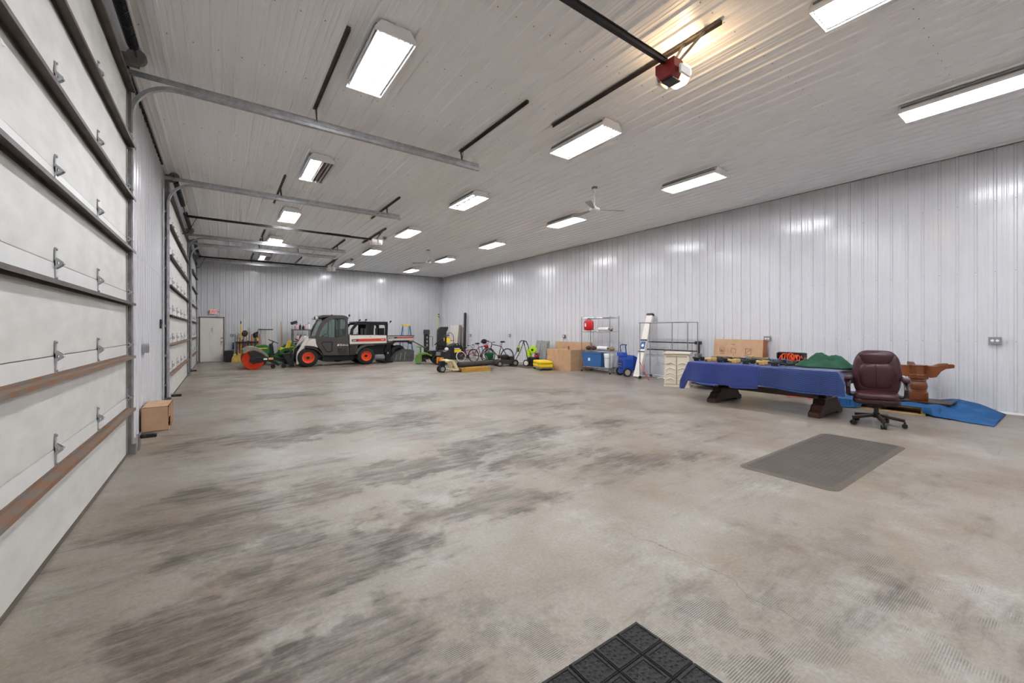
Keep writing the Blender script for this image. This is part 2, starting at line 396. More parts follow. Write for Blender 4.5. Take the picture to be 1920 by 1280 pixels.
def overhead_door(n, y0, y1, label):
    d = thing('door_%d' % n, label, 'overhead door', (-.92, y0, 0), kind='structure'); W_ = y1-y0
    zs = [.03] + SEAMS + [4.46]
    for i in range(7):
        o = MB().b2(-.05, 0, 0, W_, zs[i]+.003, zs[i+1]-.002).obj('door_section', DOOR_WHITE, d, bevel=.004)
        if i < 6: MB().b2(0, .0035, 0, W_, zs[i+1]-.125, zs[i+1]-.002).obj('top_rail', STRIP_WHITE, o)
        s = link(strut_mesh(W_+.05, RUST if i < 2 else STRUT), 'strut', d, (.003, -.0, zs[i+1]-.135 if i < 6 else 4.36))
    k = W_ - 1.42; hs = []
    while k > .2: hs.append(k); k -= 1.16
    for z in SEAMS:
        for yy in hs: link(HINGE, 'hinge', d, (.003, yy, z))
        for yy in (.03, W_-.03): link(HINGE, 'end_hinge', d, (.003, yy, z))
    MB().b2(-.045, .004, 0, W_, 0.0, .03).obj('bottom_seal', mat('seal_rubber', (92,84,74), .8), d)
    for yy in (.0, W_-.06): MB().b2(.002, .006, yy, yy+.06, .04, 4.46).obj('end_stile', GALV_D, d)
    return d
overhead_door(1, *DOORS[0], 'white sectional overhead door, the longest, nearest the small open box')
overhead_door(2, *DOORS[1], 'white sectional overhead door between the small box and the middle opener')
overhead_door(3, *DOORS[2], 'white sectional overhead door beside the exit door corner')
# tracks
def track(y, sgn, label, hang, group='overhead door tracks'):
    t = thing('door_track', label, 'door track', (-.9, y, 0), group=group); ZT = 4.55; R = .45
    MB().b2(-.06, -.055, -.045, .045, .06, 4.6).b2(-.055, .01, -.045*sgn-.003, -.045*sgn+.003, .06, 4.6).obj('wall_angle', GALV_D, t)
    sec = [(-.028,-.02),(-.028,.022),(.028,.022),(.028,-.02)]
    path = [(0, z) for z in (.12, 2, ZT-R)] + [(R-R*math.cos(a), ZT-R+R*math.sin(a)) for a in [PI/2*k/10 for k in range(1, 11)]] + [(4.9, ZT)]
    b = MB(); vs = []; fs = []
    for i, (x, z) in enumerate(path):
        a = path[max(i-1, 0)]; c = path[min(i+1, len(path)-1)]; tx, tz = c[0]-a[0], c[1]-a[1]; l = math.hypot(tx, tz); nx, nz = tz/l, -tx/l
        for w, h in sec: vs.append((x+nx*h, w, z+nz*h))
    for i in range(len(path)-1): fs += [(4*i+k, 4*i+k+1, 4*i+5+k, 4*i+4+k) for k in range(3)]
    b.add(vs, fs); b.obj('rail', GALV, t, thick=.004)
    MB().b2(-.05, 4.88, -.022, -.018, ZT+.03, ZT+.1).b2(-.05, 4.88, -.022, .03, ZT+.096, ZT+.1).obj('top_angle', GALV, t)
    for z in (.35, .95, 1.55, 2.15, 2.75, 3.35, 3.9): MB().b2(-.055, -.01, -.03, .03, z, z+.05).obj('track_bracket', GALV_D, t)
    for z in SEAMS:
        MB().cyl((0, -.03*sgn, z), (0, -.13*sgn, z), .011, n=8).cyl((0, .012, z), (0, -.014, z), .026, n=12).obj('roller', DARKM, t)
    MB().b2(-.06, .05, -.05, .05, .0, .12).obj('foot_plate', GALV_D, t)
    for hx, ya, yb in hang:
        yl, yh = ya-y, yb-y; ye = yh if abs(yh) < abs(yl) else yl
        a = MB().b2(hx+.9-.02, hx+.9+.02, yl, yh, ZC-.024, ZC-.019).b2(hx+.9+.016, hx+.9+.02, yl, yh, ZC-.06, ZC-.02).obj('ceiling_angle', STRUT, t)
        yy = max(min(0, yh-.02), yl+.02)
        MB().beam((hx+.9+.02, yy, ZC-.03), (hx+.9+.04, 0, ZT+.06), .03, .004, PI/2).beam((hx+.9+.02, yy-.09, ZC-.03), (hx+.9+.04, 0, ZT+.06), .03, .004, PI/2).obj('hanger_strap', STRUT, a)
    return t
track(6.72, 1, 'galvanised curved track beside the ribbed pier, serving the longest door', [(1.13, 4.67, 6.72), (3.59, 4.67, 6.75)])
track(.44, -1, 'galvanised curved track on the longest door jamb away from the pier', [(1.13, -1.5, .46), (3.59, -1.5, .46)])
track(10.94, -1, 'galvanised curved track standing at the end of the ribbed pier', [(1.1, 9.9, 12.3), (3.6, 9.9, 12.3)])
track(17.0, 1, 'galvanised curved track on the middle door jamb away from the pier', [(1.15, 15.7, 17.05), (3.66, 15.7, 18.3)])
track(18.6, -1, 'galvanised curved track on the exit-side door jamb next to the middle door', [(1.15, 17.3, 18.65), (2.5, 18.1, 18.65)])
track(22.6, 1, 'galvanised curved track hanging along the end wall', [(1.1, 20.7, 22.65), (2.95, 20.6, 22.65)])
def spring_shaft(y0, y1, label):
    t = thing('torsion_shaft', label, 'door spring', (-.82, y0, 4.715), group='torsion shafts')
    L = y1-y0
    MB().cyl((0,-.02,0), (0,L+.02,0), .014, n=10).obj('shaft', DARKM, t)
    for a, c in ((.4, L*.42), (L*.58, L-.35)):
        b = MB(); n = int((c-a)/.03); b.tube([(math.cos(k*PI/3)*.045, a+(c-a)*k/(n*6), math.sin(k*PI/3)*.045) for k in range(n*6+1)], .012, 5); b.obj('spring', BLACKM, t, smooth=True)
        MB().cyl((0,a+.01,0), (0,c-.01,0), .04, n=12).obj('spring_core', BLACKM, t)
    for yy in (.06, L-.14):
        MB().lathe([(.03,0),(.09,0),(.095,.012),(.075,.02),(.075,.05),(.095,.058),(.09,.07),(.03,.07)], (0,yy,0), 16, 'y').obj('cable_drum', GALV_D, t, smooth=True)
        MB().b2(-.15, .02, yy+.09, yy+.095, -.1, .06).obj('end_bearing_plate', GALV_D, t)
for (a, c), l in zip(DOORS, ('black torsion springs above the longest door', 'black torsion springs above the middle door', 'black torsion springs above the exit-side door')): spring_shaft(a, c, l)
# openers
def opener(y, lens_on, label, Zr=4.5, xm=4.0, rot=False):
    t = thing('door_opener', label, 'door opener', (xm, y, Zr))
    MB().b2(-4.75, .05, -.022, .022, -.05, .0).b2(-4.75, .02, -.03, .03, -.004, .006).obj('rail', BLACKM, t)
    for xa, xb in ((-3.1, -2.2), (-1.4, -.7)): MB().b2(xa, xb, -.026, .026, .006, .016).obj('rail_cover', BLACK, t)
    MB().beam((-4.55,0,-.05), (-4.72,0,-.45), .03, .012).beam((-4.72,0,-.45), (-4.84,0,-.5), .05, .02).obj('door_arm', BLACKM, t)
    c = (120,22,26) if lens_on else (214,210,206)
    H_ = mat('opener_red' if lens_on else 'opener_white', c, .35)
    MB().prism([(-.12,-.02),(-.12,-.12),(-.07,-.2),(.07,-.2),(.12,-.12),(.12,-.02)], 0, .17, 'x').obj('motor_housing', H_, t, bevel=.006)
    nest(t.children[-1], (.04, 0, 0))
    if lens_on:
        b_ = MB(); b_.prism([(-.12,-.015),(-.135,-.1),(-.075,-.2),(.075,-.2),(.135,-.1),(.12,-.015)], .21, .33, 'x')
        lm = mat('warm_lens', (255,226,178), .35, emit=2.4); b_.obj('lamp_lens', lm, t, bevel=.02)
        text('CRAFTSMAN', .03, WHITE, t, (.0385, 0, -.06), (PI/2, 0, -PI/2))
        for sg in (-1, 1): MB().b2(.06, .26, sg*.128, sg*.165, -.19, -.09).obj('side_lens', mat('side_lens', (222,222,220), .3), t, bevel=.02)
        MB().b2(.05, .2, -.07, .07, -.215, -.2).obj('control_panel', DARKM, t)
        MB().cyl((.33, 0, -.09), (.40, 0, -.085), .05, .045, 12).obj('socket_cap', mat('cap_tan', (168,150,130), .5), t, bevel=.006)
        ld = bpy.data.lights.new('opener_bulb', 'POINT'); ld.energy = 3.2; ld.color = (1, .68, .36); ld.shadow_soft_size = .05
        lo = bpy.data.objects.new('opener_bulb', ld); COL.objects.link(lo); lo.parent = t; lo.location = (.36, -.02, .06)
    else:
        MB().prism([(-.12,-.02),(-.13,-.12),(-.07,-.19),(.07,-.19),(.13,-.12),(.12,-.02)], .21, .34, 'x').obj('lamp_lens', mat('lens_off', (226,224,220), .3), t, bevel=.02)
        MB().b2(.035, .05, -.1, .1, -.17, -.05).obj('red_badge', mat('opener_red', (120,22,26), .35), t)
    a = MB().b2(.33, .37, -.45, 2.3, ZC-Zr-.024, ZC-Zr-.019).b2(.366, .37, -.45, 2.3, ZC-Zr-.06, ZC-Zr-.02).obj('ceiling_angle', STRUT, t)
    for sg in (-.14, .1):
        MB().beam((.35, sg-.12, ZC-Zr-.03), (.16, sg*.3, -.02), .03, .004, PI/2).obj('hanger_strap', GALV_D, t)
    return t
opener(2.72, True, 'red garage opener with glowing lamp and black rail')
opener(13.65, False, 'pale garage opener on black rail over the middle door')
opener(20.5, False, 'pale garage opener on black rail over the exit-side door', Zr=4.45, xm=4.0)

# ------------------------------------------------------------ lights
TUBE_ON = mat('lit_tube', (249,251,255), .4, emit=TUBE_POWER)
TUBE_OFF = mat('unlit_tube', (176,160,156), .3)
FIX = mat('fixture_white', (238,238,238), .35)
REFL = mat('reflector', (225,225,228), .25, .2)
DIVIDER = mat('lamp_divider', (112,112,114), .5)
tm = {}
for key, m in (('on', TUBE_ON), ('off', TUBE_OFF)): tm[key] = MB().cyl((0,-.585,0), (0,.585,0), .0135, n=8).mesh('lamp_tube', m)
def fixture_parts():
    w, l = .23, .63
    f = MB()
    f.prism([(-w,-.13),(-w+.004,-.13),(-.15,-.01),(.15,-.01),(w-.004,-.13),(w,-.13),(w,-.1),(.16,0),(-.16,0),(-w,-.1)], -l, l, 'y')
    e = [MB().prism([(-w,-.13),(w,-.13),(w,-.1),(.16,0),(-.16,0),(-w,-.1)], yy, yy+.012, 'y') for yy in (-l, l-.012)]
    lip = MB()
    for sg in (-1, 1): lip.b2(sg*w-.006, sg*w+.006, -l, l, -.138, -.126); lip.b2(-w, w, sg*l-.006, sg*l+.006, -.138, -.126)
    r = MB()
    for xx in (0,): r.prism([(xx-.012,-.04),(xx+.012,-.04),(xx+.004,-.125),(xx-.004,-.125)], -.6, .6, 'y')
    sk = MB().b2(-.016, .016, 0, .01, -.131, -.08)
    return f.mesh('housing', FIX), [q.mesh('end_cap', FIX) for q in e], lip.mesh('rim', FIX), r.mesh('reflector', DIVIDER), sk.mesh('lamp_holder', REFL)
FP = fixture_parts()
ROWN = ('behind the camera bay', 'by the red opener', 'past the red opener', 'over the middle door bay', 'over the middle opener', 'before the hanging far track', 'by the end wall')
def fixture(x, y, dark, label):
    t = thing('ceiling_light', label, 'strip light', (x, y, ZC-.012), group='six-tube ceiling lights')
    link(FP[0], 'housing', t); [link(q, 'end_cap', t) for q in FP[1]]; link(FP[2], 'rim', t); [link(FP[3], 'reflector', t, (-.198+.066*k, 0, 0)) for k in range(7)]; [link(FP[4], 'lamp_holder', t, (-.165+.066*k, yy, 0)) for k in range(6) for yy in (-.605, .595)]
    for k in range(6): link(tm['off' if k in dark else 'on'], 'lamp_tube', t, (-.165+.066*k, 0, -.116))
for c, x in enumerate((1.55, 5.04, 8.36)):
    for r, y in enumerate((-3.05, 1.0, 4.99, 9.02, 13.1, 17.12, 21.2)):
        dark = {(0,3): (3,4,5), (0,6): (3,4,5), (1,3): (1,)}.get((c, r), ())
        side = ('in the row along the overhead doors', 'in the middle row', 'in the row along the long blank wall')[c]
        lab = 'six-tube light ' + side + ', ' + ('nearest' if r == 6 else ('', 'second', 'third', 'fourth', 'fifth', 'sixth', 'seventh')[6-r] + ' from') + ' the end wall'
        if len(dark) > 1: lab = 'ceiling light with half its tubes dark, ' + ('over the middle door' if r == 3 else 'close to the end wall')
        elif dark: lab = 'ceiling light with one tube out in the middle row'
        fixture(x, y, dark, lab)
# ceiling fans
def fan(x, y, label, rot):
    t = thing('ceiling_fan', label, 'fan', (x, y, ZC), rot)
    MB().b2(-.05, .05, -.05, .05, -.045, 0).obj('junction_box', GALV_D, t)
    MB().lathe([(.04,-.045),(.06,-.07),(.05,-.1),(.02,-.17),(.012,-.2)], n=14).obj('canopy', WHITE, t, smooth=True)
    MB().cyl((0,0,-.18), (0,0,-.5), .012).obj('downrod', WHITE, t)
    MB().lathe([(.015,-.42),(.035,-.44),(.045,-.48),(.1,-.5),(.12,-.52),(.12,-.55),(.09,-.575),(.03,-.58)], n=18).obj('motor', WHITE, t, smooth=True)
    for k in range(3):
        a = 2*PI*k/3; R = Matrix.Rotation(a, 3, 'Z')
        bl = MB(); bl.add([R @ Vector(p) for p in ((.1,-.03,-.535),(.68,-.07,-.545),(.70,-.05,-.545),(.70,.06,-.525),(.66,.075,-.52),(.1,.03,-.525),
                          (.1,-.03,-.541),(.68,-.07,-.551),(.70,-.05,-.551),(.70,.06,-.531),(.66,.075,-.526),(.1,.03,-.531))],
                          [(0,1,2,3,4,5),(11,10,9,8,7,6)]+[(i,(i+1)%6,6+(i+1)%6,6+i) for i in range(6)])
        bl.obj('blade', mat('blade_cream', (176,172,162), .5), t)
fan(7.07, 6.65, 'white three-blade ceiling fan between the brighter light rows', -.5)
fan(6.98, 15.85, 'white ceiling fan hanging close to the end wall', .2)
for x, y, l in ((4.75, 14.6, 'small grey junction box by the middle opener cord'), (4.95, 19.9, 'small grey junction box by the exit-side opener')):
    t = thing('ceiling_box', l, 'junction box', (x, y, ZC))
    MB().b2(-.05, .05, -.05, .05, -.06, 0).obj('body', GALV_D, t, bevel=.005); MB().b2(-.04, .04, -.04, .04, -.068, -.06).obj('cover', DARKM, t)
    MB().tube([(0,0,-.07), (-.02,0,-.14), (-.2,-.3,-.22), (-.5,-.75,-.3)], .006).obj('plug_cord', BLACK, t)
# outlets on the long wall
for i, (y, z, l) in enumerate(((20.14, 1.21, 'grey outlet box above the bicycles toward the black roll'), (16.28, 1.25, 'grey outlet box above the lawn mower'), (12.41, 1.25, 'grey outlet box above the leaning flat carton'),
                  (4.76, 1.28, 'grey outlet box above the blue covered table'), (.98, 1.31, 'grey twin outlet box above the blue blanket'))):
    t = thing('wall_outlet', l, 'outlet', (XR-.018, y, z))
    MB().b2(-.055, 0, -.075, .075, -.06, .06).obj('box', mat('box_grey', (150,150,150), .5), t, bevel=.008)
    MB().b2(-.061, -.055, -.078, .078, -.063, .063).obj('cover_plate', mat('cover_grey', (132,132,132), .5), t, bevel=.004)
    for dy in (-.03, .03):
        q = MB().cyl((-.061, dy, 0), (-.065, dy, 0), .022, n=12).obj('receptacle', WHITE, t)
t = thing('wall_outlet', 'grey double switch box on the ribbed pier', 'outlet', (XL+.017, 8.35, 1.22))
MB().b2(0, .055, -.11, .11, -.065, .065).obj('box', GALV, t, bevel=.006); MB().b2(.055, .061, -.115, .115, -.07, .07).obj('cover_plate', GALV, t)
for dy in (-.055, .055): MB().b2(.061, .066, dy-.02, dy+.02, -.035, .035).obj('receptacle', GALV_D, t)
t = thing('wall_outlet', 'grey outlet box by the tool rack on the end wall', 'outlet', (.39, YF-.017, 1.26))
MB().b2(-.07, .07, -.05, 0, -.05, .05).obj('box', GALV, t, bevel=.006); MB().b2(-.075, .075, -.056, -.05, -.055, .055).obj('cover_plate', mat('plate_grey', (150,156,150), .5), t)
t = thing('push_button', 'black wall button on the end of the pier', 'button', (XL+.017, 10.45, 1.62))
MB().b2(0, .03, -.035, .035, -.09, .09).obj('body', BLACK, t, bevel=.01); MB().cyl((.03,0,.02), (.036,0,.02), .02).obj('button', DARKM, t)
# exit door
d4 = thing('door_4', 'pale six-panel exit door in a dark frame on the end wall', 'door', ((DX0+DX1)/2, YF, 0), kind='structure')
EX = mat('exit_door_paint', (230,225,216), .5)
FR = mat('door_frame', (96,86,78), .5)
hw = (DX1-DX0)/2
leaf = MB().b2(-hw+.04, hw-.04, -.035, .01, .015, DZ-.04).obj('leaf', EX, d4)
for zz, hh in ((1.78, .24), (1.17, .72), (.46, .56)):
    for sx in (-.2, .2): MB().prism([(sx-.14, zz-hh/2), (sx+.14, zz-hh/2), (sx+.14, zz+hh/2), (sx-.14, zz+hh/2)], -.047, -.035, 'y', hole=[(sx-.115, zz-hh/2+.025), (sx+.115, zz-hh/2+.025), (sx+.115, zz+hh/2-.025), (sx-.115, zz+hh/2-.025)]).obj('panel_moulding', EX, leaf)
for a in (-hw, hw-.04): MB().b2(a, a+.04, -.06, .02, 0, DZ).obj('frame', FR, d4)
MB().b2(-hw, hw, -.06, .02, DZ-.04, DZ).obj('frame', FR, d4)
MB().lathe([(.03,0),(.03,-.01),(.014,-.02),(.014,-.04),(.03,-.05),(.036,-.07),(.02,-.085)], (hw-.1,-.035,.95), 14, 'y').obj('knob', CHROME, d4, smooth=True)
MB().cyl((hw-.1,-.035,1.12), (hw-.1,-.055,1.12), .035, n=14).obj('deadbolt', GALV_D, d4)
MB().b2(-.06, .05, -.04, -.035, 1.38, 1.62).obj('notice', WHITE, leaf)
for k in range(4): MB().b2(-.045, .035, -.042, -.04, 1.42+.05*k, 1.435+.05*k).obj('notice_line', BLACK, leaf)
MB().b2(-hw, hw, -.09, 0, 0, .012).obj('threshold', DARKM, d4)
es = thing('exit_sign', 'white and red lit EXIT sign above the exit door', 'sign', (-.32, YF-.017, 2.36))
MB().b2(-.155, .155, -.07, 0, -.1, .1).obj('sign_box', mat('exit_white', (246,226,220), .5, emit=.0), es, bevel=.008)
text('EXIT', .17, mat('exit_red', (226,26,24), .4, emit=.12), es, (0, -.073, 0), (PI/2, 0, 0))
for sg in (-1, 1): MB().cyl((sg*.155,-.03,.0), (sg*.19,-.03,.0), .012).ell((sg*.21,-.04,0), (.03,.035,.03)).obj('lamp_head', GALV, es, smooth=True)
# ------------------------------------------------------------ vehicles
def wheel(parent, x, z, y0, y1, R, rim, name='wheel', n=28, face=-1):
    w = y1-y0; c = (x, y0, z)
    t = MB().lathe([(R*.6,0),(R*.86,0),(R*.97,w*.12),(R,w*.3),(R,w*.7),(R*.97,w*.88),(R*.86,w),(R*.6,w)], c, n, 'y', False).obj(name, RUBBER, parent, smooth=True)
    yf = y0 if face < 0 else y1; s = 1 if face < 0 else -1
    MB().lathe([(R*.61,-.004*s),(R*.61,.02*s),(R*.5,.025*s),(R*.46,.07*s),(R*.2,.075*s),(R*.17,.03*s),(.02,.025*s)], (x, yf, z), n, 'y', False).obj('rim', rim, t, smooth=True)
    MB().lathe([(R*.15,.0),(R*.15,.03*s),(.01,.03*s)], (x, yf, z), 12, 'y').obj('hub', BLACKM, t)
    b = MB()
    for k in range(26):
        a = 2*PI*k/26; q = Matrix.Rotation(-a, 3, 'Y') @ Vector((R-.002, 0, 0)); b.box((x+q.x, (y0+y1)/2, z+q.z), (.016, w*.8, .035), Matrix.Rotation(-a, 3, 'Y'))
    o = b.obj('tread_lugs', RUBBER, t); o['kind'] = 'stuff'
    return t
def mirror_y(b, w):
    return MB().add([(x, w-y, z) for x, y, z in b.v], b.f)
tk = thing('utility_work_machine', 'charcoal and white cab work machine with orange wheels and cargo box', 'work machine', (4.0, 18.25, 0))
WD = 1.5
for x, R in ((-1.15, .385), (1.15, .37)):
    wheel(tk, x, R, 0.0, .28, R, ORANGE); wheel(tk, x, R, WD-.28, WD, R, ORANGE, face=1)
DOORP = [(-.58,.45),(-.65,.62),(-.79,.81),(-.87,.99),(-.87,1.14),(-.85,1.34),(-.79,1.55),(-.7,1.75),(-.58,1.91),(-.43,2.02),(-.22,2.07),(.23,2.09),(.36,2.03),(.38,1.92),(.45,.42)]
WINP = [(-.73,1.24),(-.72,1.34),(-.65,1.52),(-.53,1.73),(-.39,1.89),(-.17,1.98),(.23,1.99),(.28,1.92),(.28,1.26),(.23,1.19),(-.7,1.2)]
GLS = mat('cab_glass', (190,205,200), .03, alpha=.12)
for s in (0, 1):
    y0, y1 = (.02, .09) if not s else (WD-.09, WD-.02)
    dr = MB().prism(DOORP, y0, y1, 'y', hole=WINP).obj('cab_door', CHAR, tk, bevel=.012)
    ym = (y0+y1)/2; MB().prism(WINP, ym-.003, ym+.003, 'y').obj('side_window', GLS, dr)
    MB().b2(-.13, -.10, y0-.004, y1+.004, 1.2, 1.97).obj('window_bar', BLACKM, dr)
    yo = y0-.012 if not s else y1
    MB().prism([(-.62,1.02),(-.25,1.02),(-.22,.98),(-.24,.62),(-.3,.58),(-.46,.58),(-.52,.66),(-.68,.94)], yo, yo+.012, 'y', hole=[(-.6,.98),(-.27,.98),(-.26,.95),(-.28,.64),(-.32,.62),(-.45,.62),(-.49,.68),(-.64,.92)]).obj('door_pocket', BLACKM, dr)
    for k in range(7): MB().b2(-.03, .34, yo, yo+.008, .5+.035*k, .512+.035*k).obj('vent_slot', BLACKM, dr)
    if not s:
        text('Bobcat', .12, WHITE, dr, (.23, yo-.003, .87), (PI/2, 0, 0))
        MB().prism([(-.06,.83),(-.02,.92),(.0,.87),(.02,.92),(.04,.9),(.02,.85),(.05,.82),(.0,.84)], yo-.003, yo, 'y').obj('emblem', WHITE, dr)
MB().prism([(-.72,2.0),(-.78,2.06),(-.6,2.12),(.2,2.13),(.36,2.08),(.4,2.0),(.2,2.05),(-.4,2.04)], .03, WD-.03, 'y').obj('roof', CHAR, tk, bevel=.015)
MB().add([(-.88,.1,1.15),(-.88,WD-.1,1.15),(-.62,WD-.1,1.95),(-.62,.1,1.95)], [(0,1,2,3)]).obj('windscreen', GLS, tk)
MB().b2(.36, .40, .05, WD-.05, 1.25, 1.3).b2(.36, .40, .05, WD-.05, 1.98, 2.04).obj('rear_window_frame', CHAR, tk)['kind'] = 'stuff'
MB().b2(.37, .38, .08, WD-.08, 1.3, 1.98).obj('rear_window', GLS, tk)
for y in (.2, .38, 1.1, 1.28): MB().lathe([(.02,.1),(.05,.08),(.065,.0),(.055,-.015),(.01,-.02)], (-.80, y, 2.0), 14, 'x').obj('work_light', WHITE, tk, smooth=True)
for y in (.2, .38, 1.1, 1.28): MB().b2(-.76, -.66, y-.06, y+.06, 1.95, 2.06).obj('light_housing', BLACK, tk, bevel=.02)
MB().cyl((-.1,.75,2.12), (-.1,.75,2.17), .06, .04, 12).obj('roof_beacon', BLACK, tk)
for y in (-.02, WD+.02): MB().beam((.36,y,1.93), (.42,y,2.08), .015, .015).ell((.43,y,2.12), (.04,.03,.055)).obj('mirror', BLACK, tk, smooth=True)
MB().b2(-.5, .35, .1, WD-.1, .45, .52).obj('cab_floor', BLACKM, tk)
for y in (.2, .85):
    se = MB().b2(-.28, .2, y, y+.45, .85, .98).obj('seat', BLACK, tk, bevel=.04); MB().b2(.16, .29, y, y+.45, .95, 1.55).obj('seat_back', BLACK, se, bevel=.04)
MB().b2(-.28, .25, .12, WD-.12, .52, .85).obj('seat_box', BLACKM, tk)
sw = MB(); sw.tube([Vector((-.46,.42,1.3)) + Matrix.Rotation(-.5,3,'Y') @ Vector((math.cos(a)*.18, math.sin(a)*.18, 0)) for a in [2*PI*k/18 for k in range(18)]], .014, 6, True); sw.cyl((-.46,.42,1.3), (-.68,.42,1.05), .02); sw.beam((-.46,.25,1.3), (-.46,.59,1.3), .03, .012); sw.obj('steering_wheel', BLACK, tk)
MB().b2(-.86, -.6, .12, WD-.12, 1.05, 1.16).obj('dashboard', BLACK, tk, bevel=.03)
hb = MB().prism([(-1.27,.88),(-1.14,1.04),(-.98,1.13),(-.88,1.14),(-.86,.94),(-.79,.77),(-.91,.83),(-1.14,.86)], .0, WD, 'y').obj('front_hood', mat('machine_white', (216,208,202), .4), tk, bevel=.03, smooth=True)
MW = MATS['machine_white']
for s in (0, 1):
    y0, y1 = ((-.03, .3), (WD-.3, WD+.03))[s]
    MB().prism([(-1.27,.86),(-.91,.81),(-.7,.62),(-.58,.43),(-.65,.46),(-.79,.63),(-.98,.73),(-1.27,.77)], y0, y1, 'y').obj('front_fender', BLACK, tk, bevel=.01)
    MB().prism([(.69,.48),(.74,.66),(.9,.81),(1.14,.87),(1.49,.85),(1.49,.81),(1.16,.8),(.95,.71),(.82,.58),(.77,.45)], y0, y1, 'y').obj('rear_fender', CHAR, tk, bevel=.01)
    ya, yb = ((.1, .2), (WD-.2, WD-.1))[s]
    MB().prism([(-1.21,1.22),(-1.12,1.25),(-1.2,.84),(-1.28,.64),(-1.48,.47),(-1.57,.4),(-1.54,.6),(-1.38,.9)], ya, yb, 'y').obj('lift_arm', MW, tk, bevel=.01)
    MB().prism([(-1.57,.42),(-1.48,.47),(-1.46,.16),(-1.56,.12)], ya, yb, 'y').obj('arm_foot', MW, tk)
MB().prism([(.46,.88),(.8,.88),(.72,.44),(.46,.44)], .02, WD-.02, 'y').obj('engine_panel', CHAR, tk, bevel=.01)
for k in range(6): MB().b2(.48, .7, .008, .02, .5+.06*k, .52+.06*k).obj('louvre', BLACKM, tk)
MB().cyl((.64,.0,.83), (.64,.03,.83), .035).obj('fuel_cap', BLACK, tk)
MB().b2(-.58, .72, .3, WD-.3, .2, .45).obj('chassis', BLACKM, tk, bevel=.02)
MB().b2(.7, 2.05, .32, WD-.32, .4, .86).obj('rear_frame', BLACKM, tk, bevel=.02)
MB().b2(-1.5, -.58, .4, WD-.4, .3, .85).obj('front_frame', BLACKM, tk, bevel=.02)
MB().cyl((-1.15,.1,.38), (-1.15,WD-.1,.38), .06).obj('front_axle', BLACKM, tk); MB().cyl((1.15,.1,.37), (1.15,WD-.1,.37), .06).obj('rear_axle', BLACKM, tk)
bx_ = MB().prism([(.45,1.26),(2.03,1.26),(2.04,.92),(.45,.9)], -.01, .03, 'y').obj('cargo_box', MW, tk, bevel=.006)
MB().b2(.45, 2.03, WD-.03, WD+.01, .9, 1.26).obj('box_side', MW, bx_); MB().b2(.45, .49, 0, WD, .9, 1.3).obj('box_front', MW, bx_); MB().b2(1.99, 2.03, 0, WD, .9, 1.26).obj('tailgate', MW, bx_); MB().b2(.45, 2.03, 0, WD, .86, .92).obj('box_floor', CHAR, bx_)
MB().prism([(.8,1.115),(1.99,1.13),(1.99,1.01),(.8,1.0)], -.018, -.01, 'y').obj('orange_stripe', mat('stripe_orange', (206,62,30), .4), bx_)
MB().prism([(.53,1.1),(.8,1.115),(.8,1.0),(.53,1.0)], -.018, -.01, 'y').obj('dark_stripe', mat('stripe_dark', (92,44,38), .4), bx_)
text('4x4', .09, WHITE, bx_, (1.85, -.021, 1.07), (PI/2, 0, 0)); text('5600', .075, WHITE, bx_, (.64, -.021, 1.05), (PI/2, 0, 0))
text('BY', .05, BLUE, bx_, (1.32, -.013, 1.21), (PI/2, 0, 0))
ht = MB().prism([(2.1,.94),(2.33,.93),(2.3,.1),(2.1,.1)], .25, .45, 'y').obj('rear_hitch', BLACKM, tk, bevel=.015)
MB().b2(2.03, 2.2, .2, 1.3, .5, .7).obj('hitch_beam', BLACKM, tk); MB().b2(2.16, 2.2, .24, .25, .42, .54).obj('hitch_label', WHITE, ht); MB().b2(1.95, 2.4, .2, 1.3, .02, .1).obj('hitch_foot', BLACKM, tk)
# hoses in front of the machine
HOSE = mat('hose_grey', (92,88,76), .6)
for k in range(5):
    yy = .35+.12*k; MB().tube([(-1.3,yy,.75), (-1.42,yy-.06,.92-.05*k), (-1.62-.04*k,yy-.1,.7), (-1.6,yy,.35), (-1.75,yy+.05,.22)], .016).obj('hydraulic_hose', HOSE if k % 2 else BLACK, tk)
MB().cyl((-1.12,.3,1.2), (-1.5,.3,.85), .03).cyl((-1.45,.3,.9), (-1.7,.3,.68), .018).obj('lift_cylinder', CHROME, tk)
# sweeper in front
swp = thing('sweeper_attachment', 'angled sweeper with bright orange round brush ahead of the work machine', 'sweeper', (1.0, 18.25, 0))
b = MB(); OB = mat('orange_bristle', (236,72,18), .7, 0, .25, 30)
for k in range(9):
    y = .06+.17*k; R = .36-.012*(k % 2)
    b.lathe([(.13,0),(R*.6,.0),(R,.015),(R+.005,.07),(R,.13),(R*.6,.15),(.13,.15)], (-.02, y, .365), 40, 'y')
br = b.obj('brush', OB, swp)
br['kind'] = 'stuff'
st = MB()
for k in range(64):
    a = 2*PI*k/64 + .03*math.sin(k*3); r1 = .368+.012*math.sin(k*7.3); st.beam((-.02+math.cos(a)*.14, .052, .365+math.sin(a)*.14), (-.02+math.cos(a)*r1, .046, .365+math.sin(a)*r1), .012, .012)
o = st.obj('bristle_fan', mat('orange_bristle_dark', (205,52,12), .75), swp); o['kind'] = 'stuff'
MB().cyl((-.02,.0,.365), (-.02,1.6,.365), .13, n=16).obj('core', BLACK, swp)
MB().prism([(-.37,.62),(-.35,.74),(-.17,.85),(.03,.85),(.23,.76),(.41,.58),(.48,.47),(.41,.46),(.25,.62),(.03,.72),(-.15,.72),(-.28,.62)], .04, 1.62, 'y').obj('hood', mat('sweeper_hood', (128,126,112), .5, 0, .15, 6), swp, bevel=.012)
MB().prism([(-.2,.66),(.0,.73),(.2,.64),(.44,.44),(.2,.4),(-.05,.44),(-.16,.56)], .02, .05, 'y').obj('side_plate', BLACK, swp, bevel=.01)
